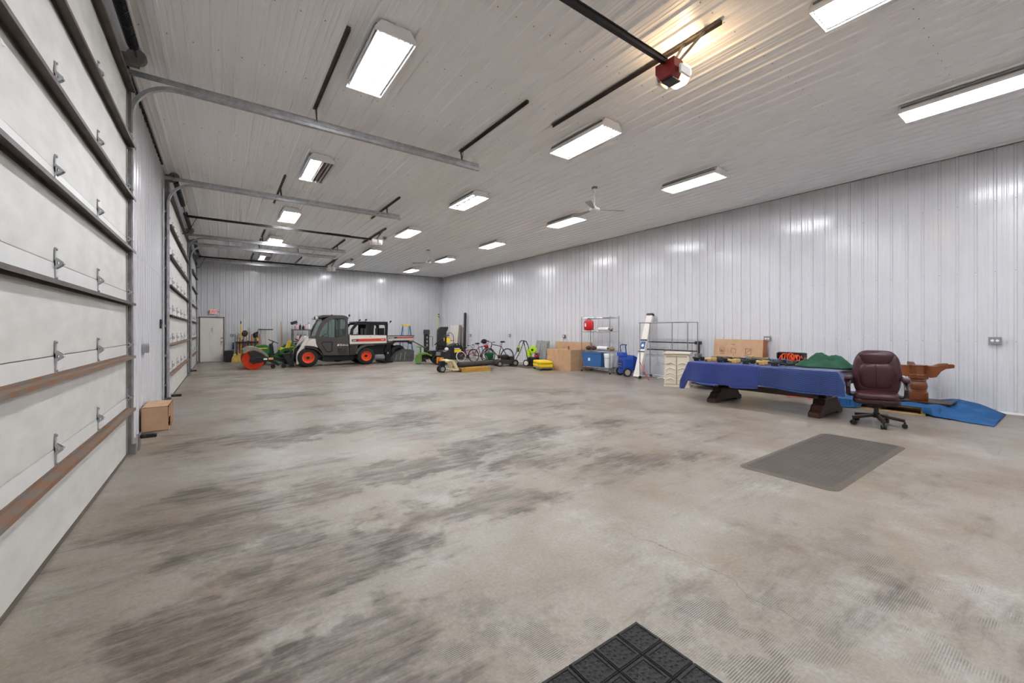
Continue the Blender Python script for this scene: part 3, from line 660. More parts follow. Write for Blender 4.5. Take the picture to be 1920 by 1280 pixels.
MB().prism([(-.1,.34),(.12,.46),(.5,.42),(.86,.18),(.8,.1),(.45,.3),(.1,.26)], -.02, .02, 'y').obj('side_arm', BLACKM, swp, bevel=.01)
MB().b2(.3, .42, -.03, -.02, .36, .42).obj('white_decal', WHITE, swp); MB().b2(.46, .62, -.03, -.02, .36, .44).obj('caution_decal', mat('caution', (196,160,90), .5), swp)
MB().beam((.45,.3,.42), (1.35,.5,.22), .1, .1).beam((.45,1.2,.42), (1.35,1.0,.22), .1, .1).obj('push_frame', BLACKM, swp)['kind'] = 'stuff'
MB().b2(1.25, 1.36, .2, 1.3, .06, .55).obj('mount_plate', BLACKM, swp, bevel=.01)
MB().prism([(.95,.56),(1.15,.6),(1.32,.14),(1.2,.1)], .1, .2, 'y').obj('swing_arm', BLACKM, swp, bevel=.01)
for x in (.62, 1.0): MB().cyl((x,.1,.08), (x,.16,.08), .08, n=14).obj('caster', RUBBER, swp)
MB().tube([(.5,.1,.5),(.8,.0,.62),(1.1,.1,.5),(1.3,.2,.7)], .018).obj('hose', BLACK, swp)
# second vehicle
uv = thing('utility_vehicle', 'black-framed two-row utility vehicle with white and orange bed, parked behind the work machine', 'utility vehicle', (6.5, 20.6, 0))
WU = 1.5; CABP = [(-1.42,1.56),(-1.21,1.82),(-1.06,1.86),(.36,1.88),(.39,1.81),(.36,1.1),(-1.5,1.1)]
W1 = [(-1.3,1.5),(-1.09,1.76),(-.7,1.76),(-.69,1.28),(-1.32,1.28)]; W2 = [(-.3,1.75),(.2,1.75),(.24,1.69),(.23,1.26),(-.34,1.26)]
for s in (0, 1):
    y0 = 0 if not s else WU-.06
    f = MB().prism([(-1.42,1.56),(-1.21,1.82),(-1.06,1.86),(-.5,1.87),(-.5,1.1),(-1.5,1.1)], y0, y0+.06, 'y', hole=W1).obj('front_door_frame', BLACKM, uv, bevel=.01)
    r = MB().prism([(-.5,1.87),(.36,1.88),(.39,1.81),(.36,1.1),(-.5,1.1)], y0, y0+.06, 'y', hole=W2).obj('rear_door_frame', BLACKM, uv, bevel=.01)
    MB().b2(-1.5, .36, y0, y0+.06, .35, 1.1).obj('door_skin', CHAR, uv, bevel=.01)
MB().b2(-1.15, .38, 0, WU, 1.86, 1.92).obj('roof', BLACKM, uv, bevel=.02)
MB().b2(-1.45, .36, .1, WU-.1, .3, .5).obj('floor_pan', BLACKM, uv)
for x in (-.75, .0):
    for y in (.15, .8): 
        s_ = MB().b2(x-.25, x+.2, y, y+.5, .7, .85).obj('seat', BLACK, uv, bevel=.03); MB().b2(x+.12, x+.26, y, y+.5, .85, 1.6).obj('seat_back', BLACK, s_, bevel=.03)
MB().prism([(-2.3,.6),(-2.2,.95),(-1.5,1.15),(-1.45,.6)], .05, WU-.05, 'y').obj('hood', MW, uv, bevel=.03)
for x in (-2.0, .95): wheel(uv, x, .36, .0, .26, .36, BLACKM); wheel(uv, x, .36, WU-.26, WU, .36, BLACKM, face=1)
bd = MB().prism([(.39,1.16),(1.75,1.18),(1.79,.97),(.64,.97),(.51,.81),(.42,.84)], 0, .04, 'y').obj('bed_side', MW, uv, bevel=.006)
MB().b2(.42, 1.77, WU-.04, WU, .9, 1.18).obj('bed_side', MW, uv); MB().b2(.42, 1.77, 0, WU, .86, .93).obj('bed_floor', BLACKM, uv); MB().b2(1.73, 1.77, 0, WU, .93, 1.18).obj('tailgate', MW, uv)
MB().prism([(.85,1.13),(1.74,1.15),(1.74,1.08),(.85,1.07)], -.008, 0, 'y').obj('bed_stripe', MATS['stripe_orange'], bd); MB().b2(.7, .87, -.008, 0, 1.07, 1.14).obj('dark_stripe', BLACK, bd)
text('BOBCAT', .075, BLACK, bd, (.56, -.004, 1.09), (PI/2, 0, 0)); MB().b2(.42, .47, -.006, 0, 1.06, 1.12).obj('emblem', mat('plum', (130,60,110), .5), bd)
MB().b2(.4, 1.78, -.01, .05, 1.18, 1.22).obj('bed_rail', BLACKM, bd)
MB().prism([(.5,.84),(.7,.96),(1.5,.96),(1.68,.82),(1.6,.76),(1.45,.86),(.75,.86),(.6,.72)], -.03, .28, 'y').obj('rear_fender', BLACK, uv, bevel=.01)
for p in ((-.72,2.0), (-1.02,1.98), (.5,1.93)): MB().beam((p[0]-.05,.0,p[1]-.12), (p[0],-.04,p[1]-.02), .02, .02).box((p[0],-.05,p[1]), (.1,.03,.07), Matrix.Rotation(-.5,3,'Y')).obj('mirror', BLACK, uv)['kind'] = 'stuff'
MB().ring((-1.0,.4,1.2), .17, .013, 'x').obj('steering_wheel', BLACK, uv)
# bucket
bk = thing('loader_bucket', 'scratched dark grey loader bucket resting behind the utility vehicle', 'bucket', (7.05, 18.9, 0), -.25)
for y in (-.03, 1.2): MB().prism([(-.45,.0),(.42,.0),(.5,.1),(.5,.52),(.1,.55),(-.25,.4),(-.5,.12)], y-.02, y+.02, 'y').obj('side_plate', mat('bucket_grey', (84,84,82), .5, .3, .25, 7), bk, bevel=.008)
BG = MATS['bucket_grey']
MB().prism([(-.5,.1),(-.45,.0),(.42,.0),(.5,.1),(.5,.52),(.46,.52),(.46,.12),(.4,.04),(-.43,.04)], 0, 1.18, 'y').obj('shell', BG, bk)
for k in range(3): MB().beam((-.3+.2*k,-.055,.36+.05*k), (-.36+.2*k,-.055,.08), .01, .025).obj('wear_rib', mat('worn_steel', (150,148,142), .4, .6), bk)
# tractor
def tractor(x, y, label):
    t = thing('lawn_tractor', label, 'lawn tractor', (x, y, 0))
    MB().prism([(-.9,.45),(-.92,.72),(-.84,.84),(-.5,.88),(-.38,.8),(-.36,.45)], .2, .75, 'y').obj('hood', GREEN, t, bevel=.05, seg=3, smooth=True)
    MB().b2(-.94, -.9, .25, .7, .5, .75).obj('grille', BLACK, t); MB().b2(-.8, -.45, .19, .2, .7, .74).obj('yellow_stripe', YELLOW, t)
    MB().prism([(-.4,.4),(-.36,.9),(-.25,.92),(-.18,.4)], .25, .7, 'y').obj('dash', BLACK, t, bevel=.03)
    q = MB(); q.cyl((-.28,.47,.85), (-.22,.47,.98), .025); R = Matrix.Rotation(.45, 3, 'Y')
    q.tube([Vector((-.21,.47,1.0)) + R @ Vector((math.cos(a)*.2, math.sin(a)*.2, 0)) for a in [2*PI*k/18 for k in range(18)]], .018, 6, True); q.beam((-.21,.28,1.0), (-.21,.66,1.0), .035, .014); q.obj('steering_wheel', BLACK, t)
    MB().prism([(.0,.62),(.34,.62),(.38,.7),(.05,.74)], .25, .7, 'y').obj('seat', YELLOW, t, bevel=.03); MB().prism([(.25,.68),(.38,.68),(.5,1.02),(.38,1.04)], .26, .69, 'y').obj('seat_back', YELLOW, t, bevel=.04)
    for y0 in (.02, .71): MB().prism([(-.05,.45),(.02,.62),(.2,.72),(.5,.7),(.68,.55),(.72,.36),(.62,.36),(.5,.55),(.2,.58),(.05,.4)], y0, y0+.22, 'y').obj('rear_fender', GREEN, t, bevel=.015)
    MB().b2(-.9, .6, .3, .65, .22, .45).obj('chassis', GREEN, t, bevel=.02); MB().prism([(-.45,.12),(-.35,.26),(.15,.26),(.2,.12)], .0, .95, 'y').obj('mower_deck', GREEN, t, bevel=.03)
    for xx, R_, w in ((.35, .28, .22), (-.7, .2, .15)):
        wheel(t, xx, R_, .0, w, R_, YELLOW); wheel(t, xx, R_, .95-w, .95, R_, YELLOW, face=1)
    return t
tractor(2.05, 20.2, 'green lawn tractor with yellow seat standing behind the sweeper hood')
tractor(3.2, 21.2, 'green lawn tractor mostly hidden behind the work machine front')

# ------------------------------------------------------------ end wall: bin, brooms, tools
t = thing('storage_tote', 'black storage tote with grey lid beside the exit door', 'tote', (.27, 23.35, 0))
MB().prism([(-.15,0),(.15,0),(.18,.5),(-.18,.5)], -.2, .2, 'y').obj('body', BLACK, t, bevel=.012); MB().b2(-.2, .2, -.22, .22, .5, .54).obj('lid', DARKM, t, bevel=.01)
def pole(name, label, x, y, ztop, m, lean=.18, r=.016, cat='garden tool', head=None, dx=0.):
    t = thing(name, label, cat, (x, y, 0))
    MB().cyl((0,0,.0 if not head else .12), (dx, lean, ztop), r, n=8).obj('handle', m, t)
    return t
STRAW = mat('broom_straw', (204,172,92), .85, 0, .25, 30, stretch=(1,1,.15))
for x, y, m, l in ((.66, 23.12, WOOD, 'corn broom with pale wooden handle beside the black tote'), (.50, 22.98, mat('pale_straw_handle', (150,150,120), .6), 'worn corn broom with dull handle in the tote shadow')):
    t = pole('corn_broom', l, x, y, 1.42 if m is WOOD else 1.3, m, .4, .013, 'broom', True, -.03)
    MB().add([(-.14,-.04,.0),(.14,-.04,.0),(.14,.04,.0),(-.14,.04,.0),(-.12,-.035,.2),(.12,-.035,.2),(.12,.035,.2),(-.12,.035,.2),(-.03,.05,.4),(.03,.05,.4),(.03,.09,.4),(-.03,.09,.4)],
             [(3,2,1,0),(0,1,5,4),(1,2,6,5),(2,3,7,6),(3,0,4,7),(4,5,9,8),(5,6,10,9),(6,7,11,10),(7,4,8,11),(8,9,10,11)]).obj('bristles', STRAW, t, smooth=True)
    MB().b2(-.07, .07, -.005, .07, .3, .31).obj('stitching', RED, t)
# tool rack
PURP = mat('rack_maroon', (88,40,58), .6)
rk = thing('tool_rack', 'low maroon and black rack holding long-handled garden tools', 'tool rack', (1.0, 23.35, 0))
for x in (-.42, .0, .42): 
    for y in (-.12, .2): MB().b2(x-.02, x+.02, y-.02, y+.02, 0, .92).obj('post', PURP, rk)
for z in (.2, .86):
    for y in (-.12, .2): MB().b2(-.45, .45, y-.015, y+.015, z, z+.09).obj('rail', BLACK, rk)
for x in (-.45, -.3, -.15, .0, .15, .3, .45): MB().b2(x-.012, x+.012, -.12, .2, .88, .91).obj('divider', PURP, rk)
GD = mat('grey_handle', (120,122,124), .5)
BRN = mat('brown_handle', (126,82,50), .6)
specs = [(.60, 1.2, GD, 'grey-handled hoe in the tool rack'), (.74, 1.78, YELLOW, 'tall yellow pole with black tip in the tool rack'), (.86, 1.45, BRN, 'brown-handled scoop shovel turned blade up'), (.98, 1.25, WOOD, 'pale wooden rake handle in the tool rack'),
         (1.08, 1.4, GD, 'grey leaf rake with green tines turned up'), (1.18, 1.3, mat('orange_handle', (222,92,60), .5), 'orange fibreglass shovel handle in the tool rack'), (1.30, 1.2, BLACK, 'black string trimmer hung with yellow spools'),
         (.52, 1.3, mat('steel_blue', (110,128,150), .5), 'blue-grey wire tool leaning beside the tote'), (.67, .95, mat('olive_handle', (98,96,40), .6), 'short olive-handled spade in the tool rack'), (.92, .9, RED, 'short red-handled fork in the tool rack')]
specs += [(.80, 1.05, mat('violet_handle', (86,52,110), .6), 'violet-handled rake in the tool rack'), (1.03, 1.0, mat('dark_green_handle', (34,74,40), .6), 'dark green-handled edger in the tool rack'), (1.14, .98, BRN, 'short brown-handled axe in the tool rack'), (1.24, 1.32, mat('amber_handle', (206,150,50), .5), 'amber-handled pitchfork in the tool rack'),
          (1.36, 1.1, BLACKM, 'black steel pry bar in the tool rack'), (.56, .9, WOOD, 'short pale wooden sledge handle in the tool rack'), (.71, 1.15, mat('crimson_handle', (150,28,44), .5), 'crimson-handled scraper in the tool rack')]
tl = {}
for i, (x, h, m, l) in enumerate(specs): tl[i] = pole('long_handled_tool', l, x, 23.25+.05*(i % 3), h, m, .12, .022)
MB().cyl((0,.12,1.78), (0,.125,1.93), .022).obj('tip', BLACK, tl[1])
MB().ell((.04,.1,1.33), (.13,.05,.16)).obj('blade', mat('scoop_brown', (62,34,26), .5), tl[2], smooth=True)
for k in range(9): MB().beam((0,.1,1.3), (-.12+.03*k,.08,1.62-.0008*(k-4)**2*9), .008, .004).obj('tine', mat('tine_green', (120,150,70), .5), tl[4])
MB().ell((.02,.1,1.25), (.1,.07,.14)).b2(.05, .14, .05, .12, 1.3, 1.42).obj('trimmer_head', BLACK, tl[6])['kind'] = 'stuff'
for z in (1.05, .8): MB().lathe([(.02,-.02),(.055,-.02),(.055,.02),(.02,.02)], (.12, .02, z), 14, 'y').obj('spool', YELLOW, tl[6])
MB().ring((.05,.1,1.25), .1, .006, 'y', 16).beam((.0,.1,1.2), (.35,.08,1.42), .02, .015).obj('wire_head', MATS['steel_blue'], tl[7])['kind'] = 'stuff'
MB().b2(-.05, .14, .0, .05, 1.08, 1.14).obj('hoe_blade', mat('hoe_tan', (190,128,70), .5), tl[0])
t = thing('snow_shovel', 'blue plastic shovel blade leaning by the tote', 'shovel', (.52, 23.58, 0)); MB().prism([(-.12,.58),(.12,.58),(.1,.92),(-.1,.92)], .0, .03, 'y').obj('blade', BLUE, t, bevel=.01); MB().cyl((0,.015,.02), (0,.015,.62), .014).obj('handle', GD, t)
t = pole('floor_squeegee', 'upturned wide black floor squeegee with white handle', 1.77, 23.45, 1.52, mat('squeegee_cream', (214,196,160), .5), .2, .016, 'squeegee'); MB().b2(-.32, .32, .17, .23, 1.5, 1.55).obj('blade', BLACKM, t)
t = pole('wooden_pole', 'tall plain wooden pole leaning on the end wall', 2.46, 23.5, 1.94, WOOD, .22, .022, 'pole')
for i, (x, h, m, l) in enumerate(((1.44, 1.48, mat('dark_red_post', (120,40,36), .6), 'dark red post leaning by the squeegee'), (1.52, 1.3, mat('salmon_post', (190,110,96), .6), 'salmon post leaning by the squeegee'), (1.6, 1.05, mat('pink_post', (206,170,180), .6), 'short pink-white post leaning by the squeegee'))):
    t = pole('leaning_post', l, x, 23.4, h, m, .25, .02, 'post'); MB().b2(-.03, .03, -.02, .02, 0, .03).obj('foot', m, t)
# shelf bench on the end wall
sh = thing('work_shelf', 'grey steel shelf bench crowded with jugs on the end wall', 'shelf', (3.3, 23.2, 0))
SG = mat('shelf_grey', (94,92,90), .5, .3)
for z in (.25, .9, 1.48): MB().b2(-.42, .42, -.22, .3, z, z+.05).obj('shelf_board', SG, sh)
for x in (-.4, .4):
    for y in (-.2, .28): MB().b2(x-.02, x+.02, y-.02, y+.02, 0, 1.5).obj('upright', SG, sh)
def jug(name, label, x, y, z, r, h, m, capm, cat='jug'):
    t = thing(name, label, cat, (x, y, z))
    MB().lathe([(r*.9,0),(r,.02),(r,h*.6),(r*.5,h*.85),(r*.3,h*.88),(r*.3,h)], n=14).obj('body', m, t, smooth=True); MB().cyl((0,0,h*.94), (0,0,h+.02), r*.36).obj('cap', capm, t)
    MB().ring((r*.75,0,h*.72), r*.28, .012, 'y', 12).obj('handle', m, t)
PINK = mat('pale_pink', (216,176,180), .5)
jug('chemical_jug', 'pink-white jug beside the tilted black case on the work shelf', 3.08, 23.15, 1.53, .1, .26, PINK, RED)
t = thing('black_case', 'small tilted black case on top of the work shelf', 'case', (3.02, 23.22, 1.75), .2); t.rotation_euler = (0, -.35, .2); MB().b2(-.14, .14, -.06, .1, .06, .2).obj('body', BLACK, t, bevel=.015); MB().b2(-.05, .05, -.08, -.06, .1, .14).obj('latch', DARKM, t)
for i, (x, h, m, l) in enumerate(((3.24, .26, BLACK, 'tall black bottle on the work shelf'), (3.37, .2, BLACK, 'short black bottle on the work shelf'), (3.5, .24, PINK, 'pale bottle beside the black bottles'), (3.63, .32, WHITE, 'white jug at the cab end of the work shelf'))): jug('shelf_bottle', l, x, 23.12, 1.53, .055, h, m, RED if i == 2 else BLACK, 'bottle')
for x, m, l in ((3.1, PINK, 'pink jug on the middle board of the work shelf'), (3.26, mat('maroon_jug', (90,30,34), .5), 'maroon jug on the middle board of the work shelf'), (3.45, WHITE, 'white jug on the middle board of the work shelf')): jug('chemical_jug', l, x, 23.05, .95, .08, .3, m, BLACK)
# step ladder
t = thing('step_ladder', 'blue fibreglass step ladder with yellow top cap by the end wall', 'ladder', (8.62, 22.6, 0))
LB = mat('ladder_blue', (44,112,160), .5)
for s in (-1, 1):
    MB().beam((s*.3,-.25,.0), (s*.2,.0,1.75), .03, .07).obj('front_rail', LB, t); MB().beam((s*.28,.55,.0), (s*.18,.12,1.7), .03, .05).obj('rear_rail', LB, t)
for k in range(1, 6): MB().b2(-.3+.018*k, .3-.018*k, -.27+.045*k, -.17+.045*k, .29*k, .29*k+.03).obj('step', mat('aluminium', (190,190,188), .4, .7), t)
MB().b2(-.23, .23, -.06, .2, 1.74, 1.82).obj('top_cap', YELLOW, t, bevel=.015)
# ------------------------------------------------------------ the machine corner
gm = thing('sod_tiller', 'green rear-tine tiller with long dark handlebars by the loader bucket', 'tiller', (7.3, 16.9, 0), -.3)
GG = mat('tiller_green', (104,140,60), .5)
MB().prism([(-.35,.05),(-.35,.38),(-.25,.48),(.05,.5),(.3,.4),(.3,.32),(.05,.42),(-.15,.4),(-.15,.05)], 0, .6, 'y').obj('tine_shield', GG, gm, bevel=.015)
MB().b2(-.38, -.3, .02, .58, .05, .3).obj('bright_plate', mat('plate_green', (84,160,50), .5), gm, bevel=.01)
MB().b2(-.2, -.14, .25, .35, .45, .75).b2(-.35, .1, .2, .4, .73, .76).obj('depth_bar', GG, gm)['kind'] = 'stuff'
for k in range(6): MB().beam((0,.08+.09*k,.22), (.16*math.cos(k),.08+.09*k,.22+.16*math.sin(k)), .02, .05).beam((0,.08+.09*k,.22), (-.16*math.cos(k),.08+.09*k,.22-.16*math.sin(k)), .02, .05).obj('tine', BLACKM, gm)
MB().cyl((0,.05,.22), (0,.55,.22), .03).obj('tine_shaft', DARKM, gm)
for y in (.1, .5): MB().tube([(.35,y,.4), (-.1,y,.78), (-.5,y+.0,1.0), (-.68,y,.98)], .018).obj('handlebar', mat('bar_brown', (66,52,48), .5), gm)
MB().b2(.15, .55, .15, .5, .3, .58).obj('engine', BLACKM, gm, bevel=.03); wheel(gm, .5, .2, .0, .12, .2, BLACKM); wheel(gm, .5, .2, .5, .62, .2, BLACKM)
sb = thing('snow_thrower', 'walk-behind engine machine with orange panel and curved black handle', 'snow thrower', (7.72, 16.1, 0), -.45)
MB().b2(-.15, .35, .0, .5, .2, .62).obj('engine', mat('engine_dark', (58,56,56), .45, .4, .4, 14), sb, bevel=.03)
MB().b2(-.22, .1, -.06, -.02, .06, .34).obj('orange_panel', mat('panel_orange', (226,132,34), .5), sb, bevel=.01); MB().b2(-.3, .3, -.02, .5, .05, .24).obj('base_frame', BLACKM, sb, bevel=.02)
MB().cyl((.12,-.04,.56), (.12,-.04,.62), .1, n=14).obj('muffler', CHROME, sb); MB().ell((.2,-.02,.68), (.09,.06,.07)).obj('fuel_tank', WHITE, sb, smooth=True)
MB().b2(-.25, -.05, -.03, .1, .4, .55).obj('carburettor', GALV_D, sb, bevel=.02)
for y in (.0, .45): MB().tube([(-.3,y,.85), (-.2,y,.98), (.05,y,1.15), (.1,y,1.25), (.32,y,1.27)], .022).obj('handle', BLACKM, sb)
MB().b2(.2, .36, .0, .2, .95, 1.12).obj('yellow_tag', YELLOW, sb); MB().b2(.12, .2, .05, .4, .6, 1.2).obj('column', BLACKM, sb)
for y in (-.06, .48): wheel(sb, .0, .2, y, y+.1, .2, BLACKM)
sa = thing('snowblower_attachment', 'large black snowblower attachment with yellow decals and tall chute', 'snowblower', (9.55, 18.6, 0), -.25)
MB().prism([(-.5,.0),(.5,.0),(.55,.4),(.45,.72),(.25,.82),(-.1,.7),(-.5,.66)], 0, .06, 'y').obj('side_shell', BLACK, sa, bevel=.02); MB().prism([(-.5,.0),(.5,.0),(.55,.4),(.45,.72),(.25,.82),(-.1,.7),(-.5,.66)], 1.0, 1.06, 'y').obj('side_shell', BLACK, sa, bevel=.02)
MB().prism([(-.5,.0),(-.42,.0),(-.42,.6),(-.1,.64),(.25,.76),(.45,.66),(.5,.4),(.55,.4),(.45,.72),(.25,.82),(-.1,.7),(-.5,.66)], .06, 1.0, 'y').obj('housing', BLACK, sa)
ch = MB().prism([(-.75,.65),(-.32,.65),(-.3,1.4),(-.22,1.55),(-.2,1.66),(-.6,1.66),(-.72,1.5)], .2, .6, 'y').obj('chute', BLACK, sa, bevel=.03)
MB().b2(-.45, -.2, .15, .2, .95, 1.12).obj('yellow_decal', YELLOW, ch)
MB().b2(.05, .4, -.008, 0, .36, .52).obj('yellow_decal', YELLOW, sa); MB().b2(.05, .32, -.008, 0, .54, .58).obj('decal_text', WHITE, sa)
for k in (-.06, .06): MB().cyl((.25+k,-.01,.76), (.25+k,.0,.76), .025).obj('bolt', WHITE, sa)
MB().b2(-.75, -.5, .1, .8, .1, .66).obj('gear_box', BLACKM, sa, bevel=.03)
pc = thing('trencher_boom', 'upright dark steel digging boom plate with cut-outs', 'digger boom', (8.9, 20.4, 0))
MB().b2(-.15, .15, 0, .05, .3, 1.52).obj('plate', DARKM, pc, bevel=.01); MB().b2(-.17, .17, -.02, .07, 1.28, 1.5).obj('cap', mat('boom_cap', (86,86,86), .5, .4), pc, bevel=.01)
for z in (.7, .9, 1.1): MB().ell((.02,-.01,z), (.05,.02,.07)).obj('tooth', GALV, pc)
MB().b2(-.25, .25, -.2, .25, 0, .3).obj('base', BLACKM, pc, bevel=.02); MB().tube([(.15,.02,1.15), (.35,.02,1.15), (.36,.02,.6)], .015).obj('side_bar', DARKM, pc)
for i, (x, y, l) in enumerate(((9.45, 20.3, 'red fuel can standing by the digging boom'), (9.7, 19.9, 'red fuel can standing by the chute'))):
    t = thing('fuel_can', l, 'fuel can', (x, y, .0)); MB().b2(-.14, .14, -.1, .1, 0, .36).obj('body', RED, t, bevel=.03); MB().cyl((.08,0,.36), (.16,0,.46), .025).obj('spout', YELLOW, t); MB().tube([(-.1,0,.36), (-.06,0,.42), (.04,0,.42), (.05,0,.36)], .015).obj('handle', RED, t)
for i in range(3):
    t = thing('leaning_board', ('wide', 'narrow', 'hindmost')[i] + ' pale panel board leaning against the long wall by the black roll', 'board', (10.95+.07*i, 21.0+.02*i, 0)); t.rotation_euler = (0, .11, 0)
    MB().b2(0, .035, 0, 1.05-.22*i, 0.01, 1.8).obj('sheet', mat('board_cream', (214,206,196), .6, 0, .05, 3), t, bevel=.003); MB().b2(-.002, .037, -.006, 0, .01, 1.8).obj('edge', mat('board_edge', (190,176,160), .7), t)
t = thing('black_roll', 'tall black roll standing in the corner by the pale boards', 'roll', (11.22, 20.5, 0)); MB().cyl((0,0,0), (.06,0,2.46), .075, n=18).obj('body', mat('roll_dark', (56,50,46), .7), t, smooth=True); MB().ring((.06,0,2.46), .05, .02, 'z', 16).obj('end', BLACK, t)
t = pole('measuring_pole', 'tall yellow-green pole in the far corner', 10.95, 23.3, 2.5, mat('pole_lime', (206,206,120), .5), .25, .03, 'pole', dx=.1)
for z in (2.3, 2.45): MB().b2(.07, .15, .2, .25, z, z+.06).obj('clip', BLACK, t)
t = thing('hand_truck', 'dark red hand truck behind the snowblower chute', 'hand truck', (10.2, 20.2, 0), -.3)
DR = mat('truck_red', (122,40,42), .5)
for s in (-.18, .18): MB().tube([(s,0,.15), (s,.1,1.15), (s*.6,.14,1.3)], .016).obj('rail', DR, t); MB().cyl((s*1.3-.03,.08,.13), (s*1.3+.03,.08,.13), .13, n=18).obj('wheel', RUBBER, t)
for z in (.3, .6, .9): MB().b2(-.18, .18, .0+.08*z, .03+.08*z, z, z+.03).obj('cross_bar', DR, t)
MB().b2(-.22, .22, -.22, .02, .0, .02).obj('toe_plate', DR, t); MB().tube([(-.11,.14,1.3), (0,.15,1.36), (.11,.14,1.3)], .016).obj('grip', BLACK, t)
# pallet jack and skid with rolled rubber
pj = thing('pallet_jack', 'cream pallet jack with fork under the low wooden skid', 'pallet jack', (6.55, 13.15, 0))
CR = mat('jack_cream', (226,208,170), .5)
MB().prism([(-.12,.42),(.12,.45),(.2,.4),(.42,.03),(.3,.03),(.08,.38),(-.12,.36)], -.1, -.03, 'y').obj('frame_side', CR, pj, bevel=.01); MB().prism([(-.12,.42),(.12,.45),(.2,.4),(.42,.03),(.3,.03),(.08,.38),(-.12,.36)], .32, .39, 'y').obj('frame_side', CR, pj, bevel=.01)
MB().b2(-.1, .15, -.03, .32, .36, .43).obj('top_plate', CR, pj)
for y in (-.13, .25): MB().b2(.12, 1.35, y, y+.16, .05, .1).obj('fork', CR, pj, bevel=.01)
for y in (.02, .2):
    w_ = MB().cyl((-.2,y,.12), (-.2,y+.07,.12), .12, n=22).obj('steer_wheel', RUBBER, pj); MB().cyl((-.2,y-.004,.12), (-.2,y+.074,.12), .075, n=18).obj('wheel_hub', GALV, w_)
MB().b2(-.28, -.1, .03, .26, .2, .4).obj('pump', BLACKM, pj, bevel=.02); MB().tube([(-.2,.14,.4), (-.22,.14,.5), (-.18,.14,.52)], .02).obj('handle_stub', mat('handle_yellow', (226,190,60), .5), pj)
sk = thing('wooden_skid', 'low yellow-brown wooden skid under the rolled rubber', 'skid', (6.92, 12.75, 0))
for y in (0., .4, .8): MB().b2(0, 1.15, y, y+.09, .0, .13).obj('runner', mat('skid_wood', (196,152,72), .6, 0, .2, 6, stretch=(.2,1,1)), sk)
for k in range(6): MB().b2(.2*k, .2*k+.13, 0, .89, .13, .15).obj('deck_board', MATS['skid_wood'], sk)
rr = thing('rubber_roll', 'rolled grey-black rubber matting lying on the skid', 'rubber roll', (6.9, 12.8, .152), .12)
b = MB(); n = 40
def spiral(u, v):
    a = u*4.5*PI; r = .1 - .055*u; return (.05+v*1.65, .28+math.cos(a)*r, .1+math.sin(a)*r)
b.grid(spiral, n, 4); b.obj('roll', mat('roll_rubber', (66,62,60), .75, 0, .2, 10), rr, smooth=True, thick=.008)
b = MB(); b.grid(lambda u, v: (.1+v*1.8, .36+u*.5, .006+.01*math.sin(v*6)*u), 6, 10); b.obj('loose_sheet', BLACK, rr, thick=.008)
# ------------------------------------------------------------ bicycles and yard machines
def bicycle(label, loc, rz, R, base, frame_m, rim_m, tyre_m, seat_h, bar='flat', lean=.0, spokes=True):
    t = thing('bicycle', label, 'bicycle', loc, rz); t.rotation_euler = (lean, 0, rz)
    for x, nm in ((0, 'rear_wheel'), (base, 'front_wheel')):
        w = MB().ring((x,0,R), R-.018, .02, 'y', 36, 8).obj(nm, tyre_m, t, smooth=True)
        MB().ring((x,0,R), R-.045, .012, 'y', 36, 6).obj('rim', rim_m, w, smooth=True); MB().cyl((x,-.04,R), (x,.04,R), .025).obj('hub', CHROME, w)
        s_ = MB()
        for k in range(18):
            a = 2*PI*k/18; s_.beam((x+math.cos(a)*.02,.0,R+math.sin(a)*.02), (x+math.cos(a+.12)*(R-.05),.0,R+math.sin(a+.12)*(R-.05)), .004, .004)
        o = s_.obj('spokes', CHROME, w); o['kind'] = 'stuff'
    bb = (base*.42, 0, R*.88); st = (base*.32, 0, seat_h*.82); hd = (base*.80, 0, seat_h*.9); hl = (base*.84, 0, seat_h*.72)
    MB().tube([bb, st], .018, 8).obj('seat_tube', frame_m, t); MB().tube([st, hd], .018, 8).obj('top_tube', frame_m, t); MB().tube([bb, hl], .021, 8).obj('down_tube', frame_m, t)
    MB().tube([hd, hl], .022, 8).obj('head_tube', frame_m, t)
    for s in (-.05, .05): 
        MB().tube([bb, (0,s,R)], .011).obj('chain_stay', frame_m, t); MB().tube([st, (0,s,R)], .010).obj('seat_stay', frame_m, t); MB().tube([(base*.85,0,seat_h*.7), (base*.87,s,seat_h*.62), (base,s,R)], .014).obj('fork_blade', frame_m, t)
    MB().cyl(st, (base*.29,0,seat_h), .013).obj('seat_post', CHROME, t)
    MB().ell((base*.27,0,seat_h+.03), (.13,.075,.04), f=lambda p: Vector((p.x, p.y*(1-.4*p.x), p.z))).obj('saddle', BLACK, t, smooth=True)
    MB().cyl((bb[0],-.06,bb[2]), (bb[0],-.045,bb[2]), .085, n=20).obj('chainring', DARKM, t); MB().beam((bb[0],-.07,bb[2]), (bb[0]+.1,-.07,bb[2]-.12), .015, .02).box((bb[0]+.1,-.11,bb[2]-.12), (.09,.08,.02)).obj('crank', DARKM, t)['kind'] = 'stuff'
    h = Vector(hd)
    if bar == 'flat': pts = [h + Vector((.06,-.3,.13)), h + Vector((.04,-.12,.1)), h + Vector((.03,0,.08)), h + Vector((.04,.12,.1)), h + Vector((.06,.3,.13))]
    else: pts = [h + Vector((-.14,-.24,.2)), h + Vector((.0,-.22,.22)), h + Vector((.06,-.1,.1)), h + Vector((.03,0,.06)), h + Vector((.06,.1,.1)), h + Vector((.0,.22,.22)), h + Vector((-.14,.24,.2))]
    MB().tube(pts, .012).cyl(h, h + Vector((.03,0,.09)), .016).obj('handlebar', CHROME if bar != 'flat' else BLACKM, t)
    for q in (0, -1): MB().cyl(pts[q], pts[q] + (pts[q]-pts[1 if q == 0 else -2]).normalized()*-.1, .017).obj('grip', BLACK, t)
    return t
